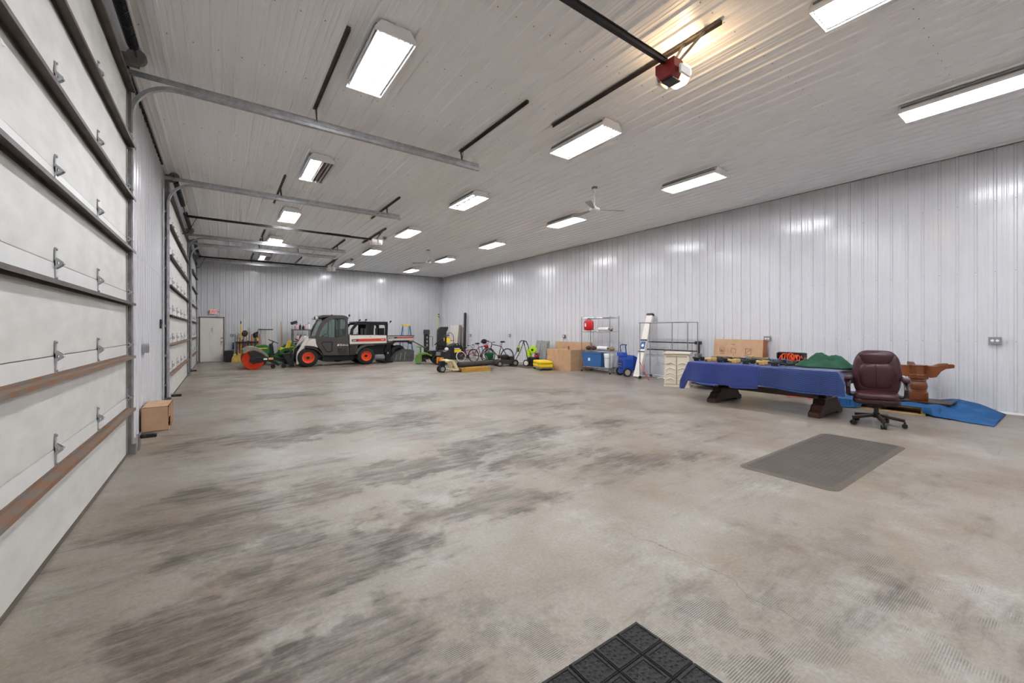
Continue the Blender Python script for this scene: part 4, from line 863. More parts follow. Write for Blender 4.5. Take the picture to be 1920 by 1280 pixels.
MAG = mat('magenta_frame', (170,30,76), .4); DKRED = mat('dark_red_frame', (66,18,28), .4); TYRE = mat('tyre', (30,29,29), .8); WTY = mat('white_tyre', (222,214,204), .7)
bicycle('small magenta child bicycle with white tyres', (9.3, 17.3, 0), -.05, .25, .78, MAG, CHROME, WTY, .62, 'bmx', -.1)
t = bicycle('red bicycle with black tyres and curved handlebar', (9.58, 16.55, 0), .08, .31, .95, mat('bright_red_frame', (128,24,34), .4), CHROME, TYRE, .84, 'bmx', -.12)
MB().ell((.76,0,.72), (.11,.1,.1)).obj('red_basket_bag', RED, t, smooth=True)
t = bicycle('dark red mountain bicycle with knobbly wheels and black saddle', (10.2, 14.8, 0), 1.95, .35, 1.08, DKRED, CHROME, TYRE, .95, 'flat', .12)
t = thing('bicycle_helmet', 'black bicycle helmet resting over the handlebars', 'helmet', (9.78, 16.0, .98)); MB().ell((0,0,.0), (.15,.12,.11), 14, 8).obj('shell', BLACK, t, smooth=True); MB().tube([(-.08,0,-.05), (0,.0,-.2), (.08,0,-.05)], .006).obj('strap', BLACK, t)
# spreader
t = thing('lawn_spreader', 'dark green hopper spreader in front of the mountain bicycle', 'spreader', (9.3, 14.75, 0), .2)
MB().lathe([(.05,.22),(.1,.25),(.27,.5),(.28,.54),(.26,.54),(.08,.27)], n=4).obj('hopper', mat('spreader_green', (20,92,50), .45), t, bevel=.01)
for s in (-.22, .22): MB().cyl((s-.03,0,.13), (s+.03,0,.13), .13, n=18).obj('wheel', RUBBER, t)
MB().cyl((-.22,0,.13), (.22,0,.13), .012).obj('axle', DARKM, t); MB().tube([(-.1,.05,.2), (-.12,.4,.8), (.12,.4,.8), (.1,.05,.2)], .012).obj('handle', BLACKM, t); MB().tube([(-.08,-.05,.25), (-.08,-.2,.02), (.08,-.2,.02), (.08,-.05,.25)], .01).obj('stand', BLACKM, t)
# mower
t = thing('lawn_mower', 'black push mower with folded handle and green-yellow trim', 'lawn mower', (9.66, 14.1, 0), 2.85)
MB().prism([(-.42,.1),(-.36,.26),(.3,.28),(.42,.2),(.44,.1)], -.26, .26, 'y').obj('deck', mat('mower_deck', (54,52,46), .5, 0, .2, 8), t, bevel=.02)
MB().lathe([(.17,.28),(.19,.34),(.18,.42),(.12,.47),(.03,.48)], (.02,0,0), 18).obj('engine', BLACK, t, smooth=True); MB().b2(-.34, -.12, -.2, .2, .26, .4).obj('rear_bag_door', BLACK, t, bevel=.02)
for x, r in ((-.34, .14), (.33, .12)):
    for y in (-.31, .26): 
        w = MB().cyl((x,y,r), (x,y+.05,r), r, n=20).obj('wheel', RUBBER, t); MB().cyl((x,y-.004,r), (x,y+.054,r), r*.55, n=14).obj('hub', mat('hub_grey', (140,138,128), .5), w)
for y in (-.2, .2): MB().tube([(-.36,y,.22), (-.6,y,.62), (-.72,y,.98)], .014).obj('handle_tube', BLACK, t)
MB().tube([(-.72,-.2,.98), (-.78,-.17,1.05), (-.78,.17,1.05), (-.72,.2,.98)], .022).obj('grip', BLACK, t)
MB().b2(-.66, -.6, -.19, .19, .74, .8).obj('control_bar', LIME, t, bevel=.01); MB().b2(-.6, -.52, -.1, .1, .58, .76).obj('motor_pod', mat('pod_olive', (96,92,38), .5), t, bevel=.02)
# tiller/pressure washer
t = thing('pressure_washer', 'black pressure washer with lime hose reel and white wheels', 'pressure washer', (10.55, 13.3, 0), -1.1)
MB().b2(-.3, .3, -.2, .2, .1, .16).obj('frame_tray', BLACK, t, bevel=.02); MB().b2(-.22, .18, -.16, .16, .16, .38).obj('engine', BLACKM, t, bevel=.03)
for y in (-.26, .2): 
    w = MB().cyl((-.24,y,.14), (-.24,y+.06,.14), .14, n=22).obj('wheel', RUBBER, t); MB().cyl((-.24,y-.005,.14), (-.24,y+.065,.14), .095, n=18).obj('hub', mat('hub_cream', (214,204,186), .5), w)
for y in (-.16, .16): MB().tube([(-.2,y,.16), (-.28,y,.6), (-.36,y,.86)], .015).obj('frame_tube', BLACK, t)
MB().tube([(-.36,-.16,.86), (-.42,-.13,1.02), (-.42,.13,1.02), (-.36,.16,.86)], .024).obj('grip', BLACK, t)
MB().lathe([(.02,-.06),(.15,-.06),(.16,-.05),(.1,-.03),(.1,.03),(.16,.05),(.15,.06),(.02,.06)], (-.05,0,.68), 20, 'y').obj('hose_reel', LIME, t, smooth=True); MB().lathe([(.01,-.07),(.05,-.07),(.05,-.06),(.01,-.06)], (-.05,0,.68), 12, 'y').obj('reel_hub', BLACK, t)
MB().prism([(-.3,.4),(-.12,.4),(-.16,.66),(-.28,.7)], -.12, .12, 'y').obj('lime_panel', LIME, t, bevel=.02); MB().b2(.05, .2, -.12, .12, .38, .48).obj('fuel_tank', RED, t, bevel=.03); MB().cyl((.12,0,.48), (.12,0,.52), .04).obj('fuel_cap', BLACK, t)
MB().tube([(.28,-.1,.3), (.42,-.12,.22), (.48,-.1,.03), (.3,-.05,.02)], .014).obj('hose', BLACK, t)
MB().b2(-.06, .06, -.3, -.24, .02, .1).obj('foot', BLACK, t)
t = thing('dark_ground_mat', 'dark brown flat mat under the pressure washer', 'mat', (9.75, 12.7, 0)); MB().b2(0, 1.2, 0, 1.5, 0, .008).obj('sheet', mat('mat_brown', (84,72,66), .85), t); MB().b2(0, 1.2, 0, .02, .008, .012).obj('hem', BLACK, t)
# folded cot chairs
for i, (y, w, l) in enumerate(((13.5, .34, 'grey folded chair with thin legs leaning on the long wall'), (13.0, .5, 'grey folded recliner under a limp cover by the tall carton'))):
    t = thing('folding_chair', l, 'folding chair', (10.95, y, 0)); t.rotation_euler = (0, .16, 0); GF = mat('grey_fabric', (150,148,146), .85, 0, .12, 8)
    MB().b2(0, .05, 0, w, .38, 1.06).obj('fabric_panel', GF, t, bevel=.02); 
    if i: MB().b2(-.05, .0, .05, w-.03, .1, 1.0).obj('cover', GF, t, bevel=.04)
    for yy in (.02, w-.02): MB().tube([(.02,yy,.0), (-.03,yy,.5), (.02,yy,1.08)], .012).obj('leg_tube', GD, t); MB().tube([(-.08,yy,.01), (.02,yy,.5), (.04,yy,1.0)], .010).obj('leg_tube', GD, t)
    MB().cyl((-.03,0,.5), (-.03,w,.5), .012).obj('cross_tube', DARKM, t)
# yellow case on a dolly
t = thing('yellow_case', 'bright yellow plastic case riding on a small dolly', 'case', (9.72, 12.1, .1), -.35)
lo_ = MB().b2(-.0, .5, -.45, .45, 0.01, .13).obj('lower_shell', YELLOW, t, bevel=.03, seg=3); up_ = MB().b2(.0, .5, -.45, .45, .14, .25).obj('lid', YELLOW, t, bevel=.05, seg=3); MB().b2(.01, .49, -.44, .44, .12, .15).obj('seam', mat('dark_yellow', (176,146,10), .6), t)
for y in (-.2, .2): MB().b2(-.01, .005, y-.05, y+.05, .1, .16).obj('latch', mat('dark_yellow', (176,146,10), .6), t)
t = thing('furniture_dolly', 'low steel dolly on casters under the yellow case', 'dolly', (9.72, 12.1, 0), -.35)
MB().b2(0, .5, -.44, .44, .075, .1).obj('deck', GALV, t)
for x in (.05, .45):
    for y in (-.4, .4): MB().cyl((x,y-.015,.038), (x,y+.015,.038), .038, n=14).b2(x-.015, x+.015, y-.02, y+.02, .04, .076).obj('caster', BLACK, t)
# cartons
def carton(name, label, loc, d, rz=0, tape=True):
    t = thing(name, label, 'box', loc, rz)
    MB().b2(0, d[0], 0, d[1], 0, d[2]).obj('body', CARD, t, bevel=.004)
    MB().b2(.0, d[0], d[1]*.5-.003, d[1]*.5+.003, d[2], d[2]+.002).obj('flap_seam', CARD_D, t)
    if tape: MB().b2(-.002, .02, d[1]*.5-.03, d[1]*.5+.03, d[2]-.12, d[2]+.003).obj('tape', mat('tape', (170,132,92), .35), t)
    return t
t = carton('large_carton', 'big plain brown carton standing on the floor', (10.38, 10.93, 0), (.75, 1.34, .77))
MB().b2(.06, .12, .2, .22, .77, .9).obj('torn_flap', CARD_D, t)
t = carton('flat_carton', 'wide flat brown carton leaning behind the big carton', (11.22, 10.78, 0), (.13, 1.95, 1.03), tape=False)
for k in range(3): MB().b2(-.003, 0, .2+.05*k, .21+.05*k, .75, .95).obj('print_mark', CARD_D, t)
# wire shelf and its load
ws = thing('wire_shelf', 'tall chrome wire shelf unit against the long wall', 'wire shelf', (10.68, 9.35, 0))
WX, WY = .46, 1.32
for x in (0, WX):
    for y in (0, WY): MB().cyl((x,y,.06), (x,y,1.98), .013, n=8).obj('post', CHROME, ws); MB().cyl((x,y-.015,.035), (x,y+.015,.035), .035, n=12).obj('caster', BLACK, ws)
for z in (.2, .78, 1.45, 1.93):
    s_ = MB().tube([(0,0,z), (WX,0,z), (WX,WY,z), (0,WY,z)], .008, 6, True).tube([(0,0,z-.035), (WX,0,z-.035), (WX,WY,z-.035), (0,WY,z-.035)], .005, 5, True).obj('shelf_frame', CHROME, ws)
    w_ = MB()
    for k in range(1, 22): w_.beam((0, WY*k/22, z), (WX, WY*k/22, z), .005, .005)
    for x in (.15, .31): w_.beam((x,0,z-.008), (x,WY,z-.008), .006, .006)
    o = w_.obj('shelf_wires', CHROME, s_); o['kind'] = 'stuff'
t = thing('red_bag', 'bright red padded bag hanging from the wire shelf top', 'bag', (10.63, 10.28, 1.5)); b = MB()
b.ell((0,0,.17), (.07,.23,.19), 18, 10, f=lambda p: Vector((p.x, (abs(p.y)**.6)*(1 if p.y > 0 else -1), (abs(p.z)**.55)*(1 if p.z > 0 else -1)))); b.obj('body', RED, t, smooth=True)
MB().tube([(0,-.06,.34), (0,-.04,.4), (0,.04,.4), (0,.06,.34)], .014).obj('handle', BLACK, t); MB().cyl((0,0,.38), (0.02,0,.46), .006).obj('hook', CHROME, t); MB().b2(-.078, -.07, .06, .12, .12, .24).obj('white_label', WHITE, t); MB().b2(-.02, .05, -.22, .22, .0, .03).obj('base_trim', mat('deep_red', (130,14,24), .6), t, bevel=.01)
for y, z, l in ((9.55, 1.463, 'white paper roll on the upper wire shelf'), (9.6, .793, 'white paper roll on the middle wire shelf')):
    t = thing('paper_roll', l, 'paper roll', (10.86, y, z+.07)); MB().cyl((0,0,0), (0,.45,0), .065, n=18).obj('paper', WHITE, t, smooth=True); MB().cyl((0,-.03,0), (0,.48,0), .03).obj('core', BLACK, t)
t = thing('roll_cutter', 'small dark cutter bracket lying beside the upper paper roll', 'cutter', (10.84, 9.38, 1.46)); MB().b2(-.03, .03, 0, .12, 0, .05).obj('body', DARKM, t, bevel=.01); MB().beam((0,.06,.05), (.05,-.0,.09), .02, .02).obj('arm', BLACK, t)
for y, m, l in ((10.25, mat('maroon_bag', (96,34,40), .6), 'dark maroon pouch on the middle wire shelf'), (10.5, mat('dark_cloth', (60,54,52), .8), 'dark cloth bundle on the middle wire shelf'), (9.42, mat('tan_cloth', (170,140,100), .8), 'tan cloth bundle at the end of the middle wire shelf')):
    t = thing('bundle', l, 'bundle', (10.86, y, .79)); MB().ell((0,0,.06), (.12,.1,.065), 12, 6).obj('body', m, t, smooth=True); MB().tube([(0,-.09,.08), (0,0,.135), (0,.09,.08)], .008).obj('tie', BLACK, t)
t = thing('wire_basket', 'clear plastic tray below the middle wire shelf', 'tray', (10.72, 9.7, .205)); 
t['label'] = 'grey shallow tray on the bottom wire shelf behind the tote'; MB().b2(.3, .4, 0, .9, 0, .1).obj('body', mat('tray_grey', (170,172,174), .4), t, bevel=.01); MB().b2(.29, .41, -.01, .91, .1, .115).obj('rim', GALV, t)
t = thing('blue_tote', 'blue lidded storage tote on the bottom wire shelf', 'tote', (10.68, 9.75, .21)); TB = mat('tote_blue', (48,100,156), .5)
MB().add([(.02,.04,0),(.26,.04,0),(.26,.84,0),(.02,.84,0),(-.02,0,.46),(.28,0,.46),(.28,.88,.46),(-.02,.88,.46)], [(3,2,1,0),(4,5,6,7),(0,1,5,4),(1,2,6,5),(2,3,7,6),(3,0,4,7)]).obj('body', TB, t, bevel=.015); MB().b2(-.04, .29, -.02, .9, .45, .5).obj('lid', mat('lid_blue', (42,88,138), .5), t, bevel=.015); MB().b2(-.03, .01, .5, .58, .2, .3).obj('white_label', WHITE, t)
t = thing('white_pail', 'white plastic pail with lid on the bottom wire shelf', 'pail', (10.83, 9.53, .21)); MB().lathe([(.13,0),(.14,.02),(.16,.4),(.17,.41),(.17,.46),(.16,.48),(.01,.48)], n=22).obj('body', WHITE, t, smooth=True); MB().ring((0,0,.34), .165, .008, 'z', 20, 5, 2.2, 4.2).obj('bail', GALV, t)
# blue wheeled machine
t = thing('blue_carpet_machine', 'blue wheeled floor machine with loop handle beside the wire shelf', 'floor machine', (10.72, 8.78, 0), -.45)
MB().prism([(-.2,.1),(.2,.1),(.24,.3),(.24,.55),(.17,.68),(-.17,.68),(-.24,.55),(-.24,.3)], -.12, .22, 'x').obj('body', BLUE, t, bevel=.04, seg=3)
MB().prism([(-.15,.22),(.15,.22),(.17,.52),(-.17,.52)], -.135, -.118, 'x').obj('front_grille', mat('deep_blue', (18,44,112), .5), t, bevel=.01)
for z in (.32, .4): MB().b2(-.142, -.135, -.13, .13, z, z+.015).obj('grille_bar', GALV, t)
MB().b2(-.15, .0, -.24, .24, .64, .78).obj('top_panel', BLUE, t, bevel=.02); MB().tube([(-.02,-.2,.75), (-.05,-.2,.98), (.0,-.17,1.02), (.0,.17,1.02), (-.05,.2,.98), (-.02,.2,.75)], .018).obj('loop_handle', mat('deep_blue', (18,44,112), .5), t)
MB().lathe([(.02,-.08),(.24,-.08),(.26,0),(.24,.08),(.02,.08)], (.24,-.05,.42), 22, 'y').obj('rear_drum', BLUE, t, smooth=True)
for y in (-.3, .24): 
    w = MB().cyl((-.02,y,.14), (-.02,y+.06,.14), .14, n=22).obj('wheel', RUBBER, t); MB().cyl((-.02,y-.005,.14), (-.02,y+.065,.14), .09, n=18).obj('hub', mat('hub_stone', (176,168,154), .5), w)
# leaning white case
t = thing('long_white_case', 'long white boxed screen case with blue label leaning on the wall', 'case', (10.55, 8.2, 0), 0); t.rotation_euler = (0, .33, 0)
MB().b2(0, .1, -.12, .1, .1, 2.1).obj('body', mat('case_white', (226,220,212), .45, 0, .04, 5), t, bevel=.01); MB().b2(-.003, .103, -.125, .105, 2.08, 2.16).obj('top_cap', BLACK, t, bevel=.01); MB().b2(-.003, .103, -.125, .105, .05, .12).obj('foot_cap', WHITE, t)
MB().b2(-.006, .0, -.1, .08, .95, 1.2).obj('blue_label', mat('label_blue', (40,84,140), .5), t); MB().cyl((-.006,-.01,1.07), (-.009,-.01,1.07), .05, n=18).obj('label_disc', WHITE, t); MB().b2(-.012, 0, -.13, .11, 1.22, 1.27).obj('strap', BLACK, t); MB().b2(-.012, 0, -.13, .11, .85, .88).obj('strap', BLACK, t)
# garment rack
t = thing('garment_rack', 'chrome rolling garment rack with black cross tubes', 'clothes rack', (10.48, 7.0, 0), 0)
for y in (-.6, .98): MB().cyl((.0,y,.1), (0,y,1.72), .016, n=10).obj('upright', CHROME, t); MB().cyl((-.02,y,.1), (.6,y,.1), .016).obj('foot_bar', CHROME, t)
MB().cyl((0,-.68,1.72), (0,1.02,1.72), .015, n=10).obj('hang_rail', CHROME, t); MB().cyl((.5,-.6,1.72), (.5,.98,1.72), .013).obj('rear_rail', CHROME, t)
for y in (-.6, .2, .98): MB().cyl((.5,y,.1), (.5,y,1.72), .014, n=8).obj('rear_upright', CHROME, t); 
for y in (-.6, .98): MB().cyl((0,y,1.72), (.5,y,1.72), .012).obj('top_spreader', CHROME, t)
MB().cyl((0,-.6,.1), (0,.98,.1), .016).obj('base_tube', CHROME, t); MB().cyl((.5,-.6,.1), (.5,.98,.1), .016).obj('base_tube', CHROME, t)
for x in (0, .55):
    for y in (-.6, .98): MB().cyl((x,y-.018,.05), (x,y+.018,.05), .05, n=16).obj('caster', BLACK, t)
t = thing('clamp_bar', 'pair of long black bars with clamp standing behind the clothes rack', 'bar', (11.3, 6.6, 0))
for z in (1.12, .88): MB().cyl((0,-.05,z), (0,1.75,z-.0), .018).obj('bar', BLACKM, t)
MB().b2(-.05, .05, -.12, .06, 1.08, 1.17).b2(-.04, .04, -.06, -.01, .8, 1.1).obj('clamp', BLACK, t, bevel=.01); MB().b2(-.1, .1, -.1, .04, .0, .82).obj('stand_post', GALV_D, t, bevel=.02)
t = thing('red_pole', 'thin red rod leaning at the foot of the white case', 'rod', (10.34, 7.55, 0)); MB().cyl((0,0,.0), (.08,.38,.5), .012).obj('rod', mat('rod_red', (200,66,44), .5), t); MB().ell((.08,.38,.5), (.02,.02,.02)).obj('tip', BLACK, t)
# beige cabinet
t = thing('resin_cabinet', 'beige resin two-door storage cabinet beside the covered table', 'cabinet', (9.62, 6.55, 0), -1.13)
BE = mat('resin_beige', (214,204,186), .5, 0, .04, 3)
MB().b2(0, .62, .02, .5, .02, .86).obj('body', BE, t, bevel=.01); MB().b2(-.02, .64, -.02, .52, .86, .91).obj('top', BE, t, bevel=.012); MB().b2(-.01, .63, 0, .51, 0, .05).obj('plinth', BE, t)
for a in (.02, .315):
    dd = MB().b2(a, a+.285, .0, .022, .07, .83).obj('door', BE, t, bevel=.008)
    for z in (.18, .32, .46, .6): MB().tube([(a+.03,.0,z), (a+.14,-.004,z+.05), (a+.255,.0,z)], .016, 6).obj('moulded_arc', BE, dd)
MB().b2(.303, .317, -.001, .02, .07, .83).obj('door_gap_shade', mat('gap_dark', (96,88,76), .7), t); MB().b2(.05, .57, -.006, .0, .79, .82).obj('handle_recess_shade', mat('resin_shadow', (160,150,134), .6), t)  # dark strips paint in the shade of the door gap and handle recess
# printed carton behind the table
t = thing('printed_carton', 'flat upright carton with printed icons standing behind the covered table', 'box', (10.95, 4.72, 0)); t.rotation_euler = (0, .1, 0)
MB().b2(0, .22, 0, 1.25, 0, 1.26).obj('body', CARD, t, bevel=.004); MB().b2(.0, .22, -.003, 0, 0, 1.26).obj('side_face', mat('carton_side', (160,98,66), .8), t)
INK = mat('print_ink', (92,70,52), .8)
MB().ring((-.002,1.02,.98), .07, .004, 'x', 24, 4).obj('round_icon', INK, t); MB().ring((-.002,1.02,.98), .03, .006, 'x', 16, 4).obj('round_icon_core', INK, t)
MB().tube([(-.002,.78,.9), (-.002,.78,1.03), (-.002,.66,1.0), (-.002,.66,.9)], .004, 4, True).obj('sheet_icon', INK, t)
MB().tube([(-.002,.42,.88), (-.002,.42,1.02), (-.002,.28,1.02), (-.002,.28,.88)], .005, 4, True).obj('square_icon', INK, t); MB().tube([(-.002,.4,.9), (-.002,.35,.97), (-.002,.33,.94), (-.002,.3,1.0)], .004, 4).obj('square_icon_mark', INK, t)
for y, z, w in ((1.02, .86, .12), (.74, 1.12, .1), (.72, .84, .05), (.4, .83, .1)): MB().b2(-.003, 0, y-w/2, y+w/2, z, z+.012).obj('caption_line', INK, t)

# ------------------------------------------------------------ the covered table
DW = mat('dark_walnut', (58,36,28), .38, 0, .3, 6, stretch=(.3,1,1))
tb = thing('trestle_table', 'long dark wooden trestle table hidden under blue moving blankets', 'table', (8.8, 3.65, 0))
MB().b2(-.66, .66, -1.3, 1.3, .77, .822).obj('table_top', DW, tb, bevel=.008)
for yc, nm in ((-.93, 'trestle_leg'), (.87, 'trestle_leg')):
    MB().prism([(-.55,.0),(-.34,.0),(-.3,.03),(.3,.03),(.34,.0),(.55,.0),(.55,.08),(.5,.1),(.46,.12),(.4,.2),(.34,.21),(.3,.3),(-.3,.3),(-.34,.21),(-.4,.2),(-.46,.12),(-.5,.1),(-.55,.08)], yc-.09, yc+.09, 'y').obj('foot', DW, tb, bevel=.008)
    MB().prism([(-.16,.3),(.16,.3),(.2,.45),(.14,.55),(.22,.7),(.24,.77),(-.24,.77),(-.22,.7),(-.14,.55),(-.2,.45)], yc-.06, yc+.06, 'y').obj(nm, DW, tb, bevel=.01)
MB().b2(-.06, .06, -.95, .92, .26, .37).obj('stretcher', DW, tb, bevel=.006)
def quilt(name, base, line, su, sv, amp=.45, tri=.18, rows=.036):
    m = bpy.data.materials.new(name); m.use_nodes = True; nt = m.node_tree; N = nt.nodes; L = nt.links; p = N['Principled BSDF']; p.inputs['Roughness'].default_value = .8
    p.inputs['Sheen Weight'].default_value = .3
    uv = N.new('ShaderNodeUVMap'); sep = N.new('ShaderNodeSeparateXYZ'); L.new(uv.outputs[0], sep.inputs[0])
    def ma(op, a, b=None, c=None):
        n = N.new('ShaderNodeMath'); n.operation = op
        for i, x in enumerate((a, b, c)):
            if x is None: continue
            if isinstance(x, (int, float)): n.inputs[i].default_value = x
            else: L.new(x, n.inputs[i])
        return n.outputs[0]
    z = ma('PINGPONG', sep.outputs[0], tri/2); q = ma('ADD', ma('MULTIPLY', z, amp), sep.outputs[1]); w = ma('PINGPONG', q, rows/2)
    r = N.new('ShaderNodeMapRange'); r.inputs[1].default_value = .0; r.inputs[2].default_value = rows*.22; L.new(w, r.inputs[0])
    mx = N.new('ShaderNodeMix'); mx.data_type = 'RGBA'; mx.inputs[6].default_value = lin(line); mx.inputs[7].default_value = lin(base); L.new(r.outputs[0], mx.inputs[0]); L.new(mx.outputs[2], p.inputs['Base Color'])
    bp = N.new('ShaderNodeBump'); bp.inputs['Strength'].default_value = .6; bp.inputs['Distance'].default_value = .006; L.new(r.outputs[0], bp.inputs['Height']); L.new(bp.outputs[0], p.inputs['Normal'])
    return m
Q1 = quilt('quilt_royal', (34,54,130), (12,20,62), 1, 1); Q2 = quilt('quilt_navy', (36,60,120), (11,20,46), 1, 1)
BIND = mat('blanket_binding', (46,68,140), .75)
def blanket(name, label, y0, y1, hem, m, end_drop, zt=.828, xo=0.):
    t = thing(name, label, 'moving blanket', (0, 0, 0))
    XB, XF = 9.5, 8.1-xo
    Ltop, n1 = XB-XF, 14
    def fn(u, v):
        y = y0 + (y1-y0)*u; drop = hem(u); tot = Ltop + drop; s = v*tot
        if s < Ltop-.03: x, z = XB - s, zt + .003*math.sin(9*y+3*s)
        else:
            q = s-(Ltop-.03); a = min(q/.05, 1)*PI/2; x = XF+.03-.03*math.sin(a) - max(0, q-.05)*(.06+.05*math.sin(7*y)) - .012*math.sin(11*y+1)*min(1, q*3); z = zt-.03*(1-math.cos(a)) - max(0, q-.05)
        if end_drop:
            lim = end_drop[0]; sg = end_drop[1]; ov = (y-lim)*sg
            if ov > 0: z = min(z, max(z - ov*1.5, end_drop[2])); y = lim + sg*(ov*.7 + .02*math.sin(5*s))
        return (x, y, z)
    b = MB(); L_ = Ltop+.5; b.grid(fn, 64, 46, ((y1-y0), L_)); b.obj('quilted_cloth', m, t, smooth=True, thick=.008)
    e = MB(); e.tube([fn(k/64, 1) for k in range(65)], .008, 5); e.obj('hem_binding', BIND, t)
    e = MB(); k0 = 1 if end_drop and end_drop[1] < 0 else 0; e.tube([fn(0 if not end_drop or end_drop[1] > 0 else 1, .3+.7*k/30) for k in range(31)], .007, 5); e.obj('side_binding', BIND, t)
    return t
blanket('moving_blanket', 'royal blue quilted moving blanket draped over the cabinet end of the table', 3.54, 5.18, lambda u: .36+.05*math.sin(3*u) + (.04 if u < .3 else 0), Q1, (4.92, 1, .25), .833, .012)
blanket('moving_blanket', 'darker blue zigzag quilted blanket draped over the chair end of the table', 2.22, 3.6, lambda u: .375+.02*math.sin(4*u)-.03*u, Q2, (2.36, -1, .44), .826)
# green cloth
t = thing('green_cloth', 'crumpled dark green cloth heaped on the chair end of the table', 'cloth', (8.77, 2.71, .84))
GC = mat('green_velvet', (8,74,48), .75, 0, .35, 5)
def heap(u, v):
    a = u*2*PI; r = v; x = math.cos(a)*r*.32*(1+.12*math.sin(3*a+1)); y = math.sin(a)*r*.42*(1+.1*math.sin(4*a))
    h = max(0, 1-r**2.2)*.10 + .05*math.sin(9*x+4*y+1)*(1-r) + .07*abs(math.sin(9*y-6*x+.5))*(1-r*r) + .04*abs(math.sin(19*x+13*y))*(1-r*r) + .02*abs(math.sin(31*y-22*x))*(1-r); return (x, y, max(h, 0)+.008)
b = MB(); b.grid(heap, 60, 26); b.obj('cloth', GC, t, smooth=True, thick=.006); b = MB(); b.tube([heap(k/60, 1) for k in range(60)], .008, 5, True); b.obj('hem', GC, t)
# cord crate
cc = thing('cord_crate', 'black open crate tangled with orange cord at the back of the table', 'crate', (9.28, 3.2, .845))
for a in (0, .45): MB().b2(-.09, .09, a, a+.02, 0, .2).obj('end_panel', BLACK, cc)
MB().b2(.07, .09, 0, .47, 0, .2).obj('back_panel', BLACK, cc); MB().b2(-.09, .09, 0, .47, 0, .015).obj('base', BLACK, cc); MB().cyl((0,-.0,.2), (0,.47,.2), .013).obj('handle_bar', DARKM, cc)
OC = mat('orange_cord', (242,86,34), .5); random.seed(3)
for k in range(7): MB().ring((-.03+random.uniform(-.04,.05), .1+.045*k, .09+random.uniform(-.02,.03)), .06+.02*random.random(), .0075, 'yx'[k % 2], 20, 5).obj('cord_loop', OC, cc, smooth=True)
MB().tube([(-.09+.02*math.sin(k), .02+.43*k/24, .1+.06*math.sin(k*1.3)) for k in range(25)], .0075, 5).obj('cord_tangle', OC, cc, smooth=True); MB().tube([(-.06,.03,.05), (-.1,-.04,.12), (-.08,-.09,.06), (-.1,-.05,.01)], .007, 5).obj('cord_tail', OC, cc)
# clamps and tools on the blanket
random.seed(11); OL = mat('olive_bag', (110,98,58), .8); TAN = mat('tan_grip', (196,160,96), .6); SBL = mat('sky_blue', (70,130,200), .45)
def bar_clamp(label, x, y, a, L, m, m2, z=.845):
    t = thing('bar_clamp', label, 'clamp', (x, y, z), a)
    MB().b2(-.014, .014, 0, L, .01, .04).obj('bar', m, t); MB().b2(-.03, .1, .02, .055, .0, .075).obj('fixed_jaw', m2, t, bevel=.01); MB().b2(-.03, .1, L*.6, L*.6+.05, .0, .08).obj('sliding_jaw', m2, t, bevel=.01); MB().cyl((-.03,L*.6+.02,.04), (-.14,L*.6+.03,.05), .024).obj('grip', m2, t); MB().ell((.09,.035,.02), (.016,.02,.02), 8, 6).obj('pad', SBL if m2 is BLACK else TAN, t)
names = [('black', BLACK, BLACK), ('grey', GALV_D, BLACK), ('tan', DARKM, TAN), ('dark', BLACKM, DARKM)]
where = ['lying at the cabinet end of the table', 'under the end of the olive tool roll', 'second from the cabinet end of the table', 'beside the olive tool roll', 'in front of the printed carton', 'between the olive bundles', 'before the printed carton side edge', 'behind the middle of the table',
         'in the middle of the table front', 'by the blue tape roll', 'at the blanket overlap', 'behind the blanket overlap', 'in front of the cord crate', 'just behind the cordless drill']
for i, l in enumerate(where):
    nm, m, m2 = names[(i*3) % 4]; row = i % 2
    bar_clamp(nm + ' bar clamp ' + l, 8.18 + .44*row, 4.84-.125*i, -PI/2 + (.08, -.06, .03)[i % 3], .34+.02*(i % 3), m, m2)
t = thing('tool_roll', 'olive canvas tool roll lying along the table', 'tool roll', (9.12, 4.6, .85), .1); MB().cyl((0,-.25,.03), (0,.25,.03), .035, n=14).obj('roll', OL, t, smooth=True); MB().ring((0,-.1,.03), .037, .006, 'y', 14, 5).obj('strap', TAN, t)
t = thing('tool_roll', 'second olive canvas bundle behind the clamps', 'tool roll', (9.15, 4.0, .85), -.1); MB().cyl((0,-.22,.04), (0,.22,.04), .045, n=14).obj('roll', OL, t, smooth=True); MB().ring((0,.1,.04), .047, .006, 'y', 14, 5).obj('strap', BLACK, t)
for x, y, l in ((9.12, 3.5, 'bright blue tape roll standing among the clamps'), (9.12, 3.67, 'bright blue tape roll behind the clamps'), (9.33, 4.28, 'bright blue tape roll beside the olive bundle')):
    t = thing('tape_roll', l, 'tape roll', (x, y, .846)); MB().lathe([(.04,0),(.065,0),(.065,.075),(.04,.075)], n=18).obj('tape', SBL, t, smooth=True); MB().cyl((0,0,.002), (0,0,.077), .04).obj('core', TAN, t)
t = thing('power_drill', 'dark cordless drill lying near the cord crate', 'drill', (8.3, 3.12, .85), 1.3); MB().cyl((0,-.1,.035), (0,.06,.035), .03, n=12).obj('body', DARKM, t); MB().cyl((0,-.15,.035), (0,-.1,.035), .015).obj('chuck', BLACK, t); MB().b2(.0, .14, .0, .05, .012, .05).obj('grip', BLACK, t, bevel=.01)
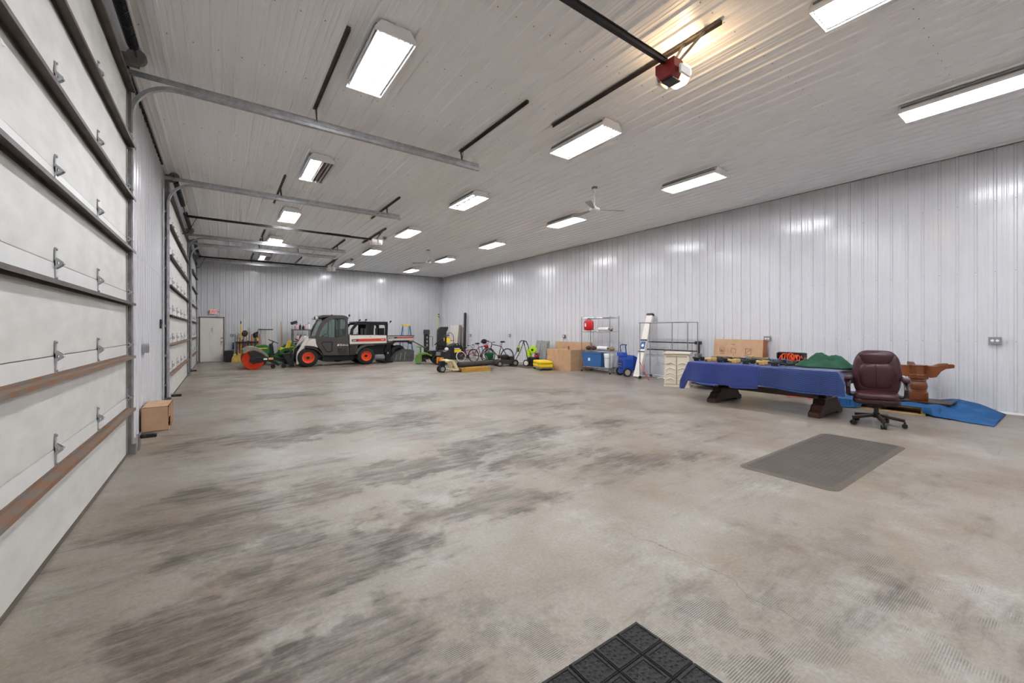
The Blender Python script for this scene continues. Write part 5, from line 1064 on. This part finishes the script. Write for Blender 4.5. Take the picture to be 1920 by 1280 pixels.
# things under the table
t = thing('snow_saucer', 'bright blue round sled lying under the cabinet end of the table', 'sled', (10.38, 5.6, .02)); MB().lathe([(.02,.0),(.25,.02),(.42,.09),(.46,.1),(.46,.11),(.41,.105),(.24,.035),(.02,.015)], n=36).obj('dish', mat('saucer_blue', (20,116,226), .35), t, smooth=True); MB().ring((0,0,.1), .46, .02, 'z', 36, 6).obj('rim', BLACK, t, smooth=True)
for a in (2.2, 3.6): MB().tube([(math.cos(a)*.46, math.sin(a)*.46, .1), (math.cos(a)*.54, math.sin(a)*.54, .1), (math.cos(a+.2)*.5, math.sin(a+.2)*.5, .09)], .012).obj('rope_grip', BLACK, t)
t = thing('pattern_box', 'pale box with colourful printed sides under the table', 'box', (10.5, 4.36, 0)); MB().b2(0, .4, 0, .75, 0, .42).obj('body', mat('print_mix', (226,206,196), .6, 0, .4, 9, rgb2=(176,190,120)), t, bevel=.006); MB().b2(-.003, 0, .35, .7, .08, .34).obj('front_print', mat('print_warm', (226,186,110), .6, 0, .4, 14, rgb2=(120,150,110)), t)
t = thing('small_compressor', 'small black and chrome compressor on the floor behind the table', 'compressor', (10.75, 3.9, 0), .1)
MB().cyl((0,-.22,.2), (0,.2,.2), .12, n=18).obj('tank', DARKM, t, smooth=True); MB().b2(-.09, .09, -.18, .0, .31, .44).obj('motor', BLACK, t, bevel=.02); MB().cyl((-.12,.12,.1), (-.08,.12,.1), .1, n=16).cyl((.08,.12,.1), (.12,.12,.1), .1, n=16).obj('wheels_pair', RUBBER, t)['kind'] = 'stuff'; MB().b2(-.08, .08, -.2, -.16, 0, .1).obj('foot', BLACK, t)
t = tag(MB().tube([(10.45+.16*math.sin(k*.16)+.05*math.sin(k*.31), 4.2-.012*k+.06*math.sin(k*.23), .01+.004*math.sin(k*.4)) for k in range(90)], .008, 5).obj('extension_cord', OC, None, smooth=True), 'orange extension cord trailing on the floor behind the table', 'cord')
# ------------------------------------------------------------ office chair
MAR = mat('burgundy_leather', (62,30,37), .3, 0, .12, 4, .06, 25); MARD = mat('burgundy_dark', (48,22,28), .38, 0, .12, 4, .06, 25); ESP = mat('espresso_wood', (44,28,24), .32)
oc = thing('office_chair', 'burgundy leather executive chair with dark wood arms and star base', 'office chair', (8.43, 1.94, 0), -1.34)
for k in range(5):
    a = -PI/2 + 2*PI*k/5 + .25; c, s = math.cos(a), math.sin(a)
    MB().beam((c*.03,s*.03,.16), (c*.33,s*.33,.115), .062, .045).obj('base_arm', ESP, oc, bevel=.01)
    MB().cyl((c*.325-s*.03,s*.325+c*.03,.035), (c*.325-s*.008,s*.325+c*.008,.035), .034, n=14).cyl((c*.325+s*.03,s*.325-c*.03,.035), (c*.325+s*.008,s*.325-c*.008,.035), .034, n=14).cyl((c*.325,s*.325,.035), (c*.325,s*.325,.1), .013).obj('caster', BLACK, oc)
MB().cyl((0,0,.12), (0,0,.2), .045, .04, 14).cyl((0,0,.18), (0,0,.32), .03, n=14).obj('gas_lift', BLACK, oc); MB().b2(-.12, .12, -.14, .14, .3, .35).obj('tilt_mechanism', BLACKM, oc, bevel=.02)
def pillow(c, r, px=.45, pz=.55, extra=None):
    def f(p):
        q = Vector(((abs(p.x)**px)*(1 if p.x > 0 else -1), (abs(p.y)**.6)*(1 if p.y > 0 else -1), (abs(p.z)**pz)*(1 if p.z > 0 else -1)))
        return extra(q) if extra else q
    return MB().ell(c, r, 28, 16, f)
pillow((0,-.02,.40), (.285,.27,.065)).obj('seat_base', MARD, oc, smooth=True); pillow((0,-.05,.475), (.27,.27,.06)).obj('seat', MAR, oc, smooth=True)
def bk_(q): return Vector((q.x*(1-.14*max(0, -q.z)-.24*max(0, q.z)**1.6), q.y + .35*q.z, q.z))
bk2 = pillow((0,.235,.80), (.31,.085,.37), .38, .42, bk_).obj('backrest', MAR, oc, smooth=True)
pillow((0,.215,1.045), (.2,.085,.105), .5, .6, lambda q: Vector((q.x*(1+.18*q.z), q.y, q.z - .18*(1-q.x*q.x)*max(0, -q.z)))).obj('headrest', MAR, bk2, smooth=True)
pillow((0,.185,.755), (.22,.07,.215), .5, .5).obj('centre_cushion', MAR, bk2, smooth=True)
MB().tube([(0,.112,.56), (0,.112,.75), (0,.118,.95)], .004, 5).obj('centre_seam', MARD, bk2)
for s in (-1, 1):
    MB().tube([(s*.2,.14,.62), (s*.235,.155,.8), (s*.19,.19,.96), (s*.1,.165,.925), (0,.16,.915)], .006, 5).obj('piping', MARD, bk2)
    ar = MB().tube([(s*.30,.16,.44), (s*.335,.02,.46), (s*.34,-.14,.5), (s*.34,-.19,.6), (s*.335,-.13,.69), (s*.33,.1,.71), (s*.30,.2,.74)], .032, 8).obj('arm', ESP, oc, smooth=True)
    pillow((s*.335,-.05,.735), (.048,.17,.036)).obj('arm_pad', MAR, ar, smooth=True)
# ------------------------------------------------------------ pallet, blanket, pedestal
PW_ = mat('pallet_wood', (206,170,112), .65, 0, .2, 6, stretch=(.2,1,1))
pl = thing('wooden_pallet', 'pale wooden pallet under the blue blanket', 'pallet', (10.02, 1.65, 0))
for k in range(3): MB().b2(.02, 1.1, .62*k, .62*k+.06, .02, .11).obj('stringer', PW_, pl)
for k in range(6): MB().b2(.2*k, .2*k+.1, 0, 1.3, .11, .128).obj('deck_board', PW_, pl)
for x in (.0, .5, 1.0): MB().b2(x, x+.1, 0, 1.3, 0, .02).obj('bottom_board', PW_, pl)
TB2 = mat('teal_blue_blanket', (24,86,140), .75, 0, .12, 5, .1, 70)
def sp(u, v):
    y = .85 + 2.2*u; x = 9.98 + 1.35*v - .28*max(0, (1.6-y))*(1-v)*1.2
    if y > 2.5: x -= .25*(1-v)*min(1, (y-2.5)*3)
    on = 1/(1+math.exp(-(y-1.55)*14)); edge = 1/(1+math.exp(-(x-10.0)*30))
    z = .012 + .14*on*edge + .19*(1-on)*max(0, math.sin(min(1, max(0, (y-.85)/.7))*PI/2))*(.35+.65*v)*min(1, v*4)
    z += (.03*math.sin(9*x+5*y) + .026*math.sin(17*y-6*x))*(.35+.65*(1-on))*(.2+math.sin(PI*min(1, v*1.02))) ; return (x, y, max(z, .006 if on*edge < .3 else .145))
t = thing('blue_blanket', 'teal blue blanket spread over the pallet and spilling on the floor', 'blanket', (0, 0, 0)); b = MB(); b.grid(sp, 70, 40); b.obj('cloth', TB2, t, smooth=True, thick=.006); b = MB(); b.tube([sp(0, k/40) for k in range(41)], .007, 5); b.obj('hem', BIND, t)
pd = thing('table_pedestal', 'upturned turned-oak table pedestal with three curved legs on the blanket', 'pedestal', (10.72, 1.86, .192))
OAK = mat('reddish_oak', (122,66,34), .32, 0, .3, 5, stretch=(1,1,.25))
MB().lathe([(.13,0),(.135,.01),(.135,.14),(.11,.15),(.115,.17),(.105,.18),(.118,.21),(.128,.26),(.118,.32),(.105,.345),(.115,.36),(.11,.38),(.125,.39)], n=28).obj('turned_column', OAK, pd, smooth=True)
MB().lathe([(.13,.39),(.14,.4),(.14,.47),(.12,.48),(.12,.63),(.13,.64),(.13,.65),(.02,.65)], n=8).obj('octagon_block', OAK, pd, bevel=.005)
for a in (1.55, -1.45, -.8, .45):
    lg = MB().prism([(.08,.46),(.16,.42),(.24,.44),(.30,.55),(.36,.6),(.46,.62),(.47,.67),(.44,.69),(.34,.68),(.24,.64),(.12,.64)], -.04, .04, 'y').obj('curved_leg', OAK, pd, bevel=.01); lg.data.transform(Matrix.Rotation(a, 4, 'Z'))
t = thing('dark_plank', 'dark stained board under the upturned pedestal', 'board', (10.72, 1.83, .165)); MB().b2(-.3, .3, -.42, .4, 0, .026).obj('board', DW, t, bevel=.004); MB().b2(-.3, .3, -.425, -.42, .002, .024).obj('end_grain', ESP, t)
# small open carton by the pier
t = thing('small_open_carton', 'small brown carton with side opening beside the ribbed pier', 'box', (-.965, 8.0, 0))
MB().b2(0, .31, .0, .006, 0, .36).obj('front_panel', CARD, t); MB().b2(0, .006, 0, .7, 0, .36).obj('left_panel', CARD, t); MB().b2(.0, .31, .694, .7, 0, .36).obj('back_panel', CARD, t); MB().b2(0, .31, 0, .7, .354, .36).obj('top_panel', CARD, t); MB().b2(0, .31, 0, .7, .0, .006).obj('base_panel', CARD, t)
MB().b2(.304, .31, 0, .7, .2, .36).obj('right_upper_panel', CARD_D, t); MB().b2(.304, .31, .3, .7, 0, .2).obj('right_lower_panel', CARD_D, t); MB().b2(.27, .31, .02, .3, .18, .19).obj('torn_flap', CARD_D, t)
for y, l in ((6.92, 'black photo-eye bracket at the foot of the longest door'), (10.85, 'black photo-eye bracket at the foot of the middle door'), (17.15, 'black photo-eye bracket between the two shorter doors')):
    t = thing('safety_sensor', l, 'sensor', (-.84, y, 0)); MB().b2(-.01, .0, -.08, .08, 0, .2).obj('bracket', GALV_D, t); MB().b2(-.0, .16, -.02, .03, .13, .18).obj('sensor_body', BLACK, t, bevel=.012); MB().cyl((.04,-.02,.155), (.04,-.035,.155), .02).obj('lens', DARKM, t)
# ------------------------------------------------------------ mats
m1 = thing('anti_fatigue_mat', 'grey-brown ribbed anti-fatigue mat lying before the covered table', 'mat', (5.88, 1.79, 0))
MM = mat('mat_grey', (80,74,68), .75, 0, .16, 3, .5, 160); 
def rr_(hx, hy, r, n=6): return [(sx*(hx-r)+r*math.cos(a), sy*(hy-r)+r*math.sin(a)) for sx, sy, a0 in ((1,1,0), (-1,1,PI/2), (-1,-1,PI), (1,-1,1.5*PI)) for a in [a0+PI/2*k/n for k in range(n+1)]]
b = MB(); o_, i_ = rr_(1.26, .45, .1), rr_(1.2, .39, .06); n = len(o_)
b.add([(x,y,.002) for x, y in o_] + [(x,y,.016) for x, y in i_] + [(x,y,0) for x, y in o_], [(k,(k+1)%n,n+(k+1)%n,n+k) for k in range(n)] + [(2*n+k,2*n+(k+1)%n,(k+1)%n,k) for k in range(n)])
b.obj('bevelled_border', mat('mat_border', (90,82,72), .75, 0, .12, 4), m1); MB().prism(i_, .01, .0165, 'z').obj('pad', MM, m1)
b = MB()
for k in range(46):
    for j in range(15): b.box((-1.15+k*.051, -.35+j*.05, .0168), (.026, .026, .0016))
o = b.obj('studs', MM, m1); o['kind'] = 'stuff'
m2 = thing('black_tile_mat', 'black rubber mat of dimpled square tiles on the bare concrete', 'mat', (1.728, 1.34, 0))
BM = mat('crumb_rubber', (44,42,42), .8, 0, .45, 120, .6, 150)
tl_ = MB(); tl_.b2(-.155, -.003, -.155, -.003, 0, .012)
for e in ((-.15, -.008, -.15, -.138), (-.15, -.008, -.02, -.008), (-.15, -.138, -.138, -.02), (-.02, -.008, -.138, -.02)): tl_.b2(*e, .012, .017)
for i in range(5):
    for j in range(4): 
        cx, cy = -.128+.0245*i, -.122+.029*j+(.008 if i % 2 else 0); tl_.add([(cx-.009,cy-.007,.012),(cx+.009,cy-.007,.012),(cx+.009,cy+.007,.012),(cx-.009,cy+.007,.012),(cx,cy,.018)], [(0,1,4),(1,2,4),(2,3,4),(3,0,4)])
tile = tl_.mesh('mat_tile', BM)
for i in range(6):
    for j in range(9): link(tile, 'mat_tile', m2, (-.158*i, -.158*j, 0))
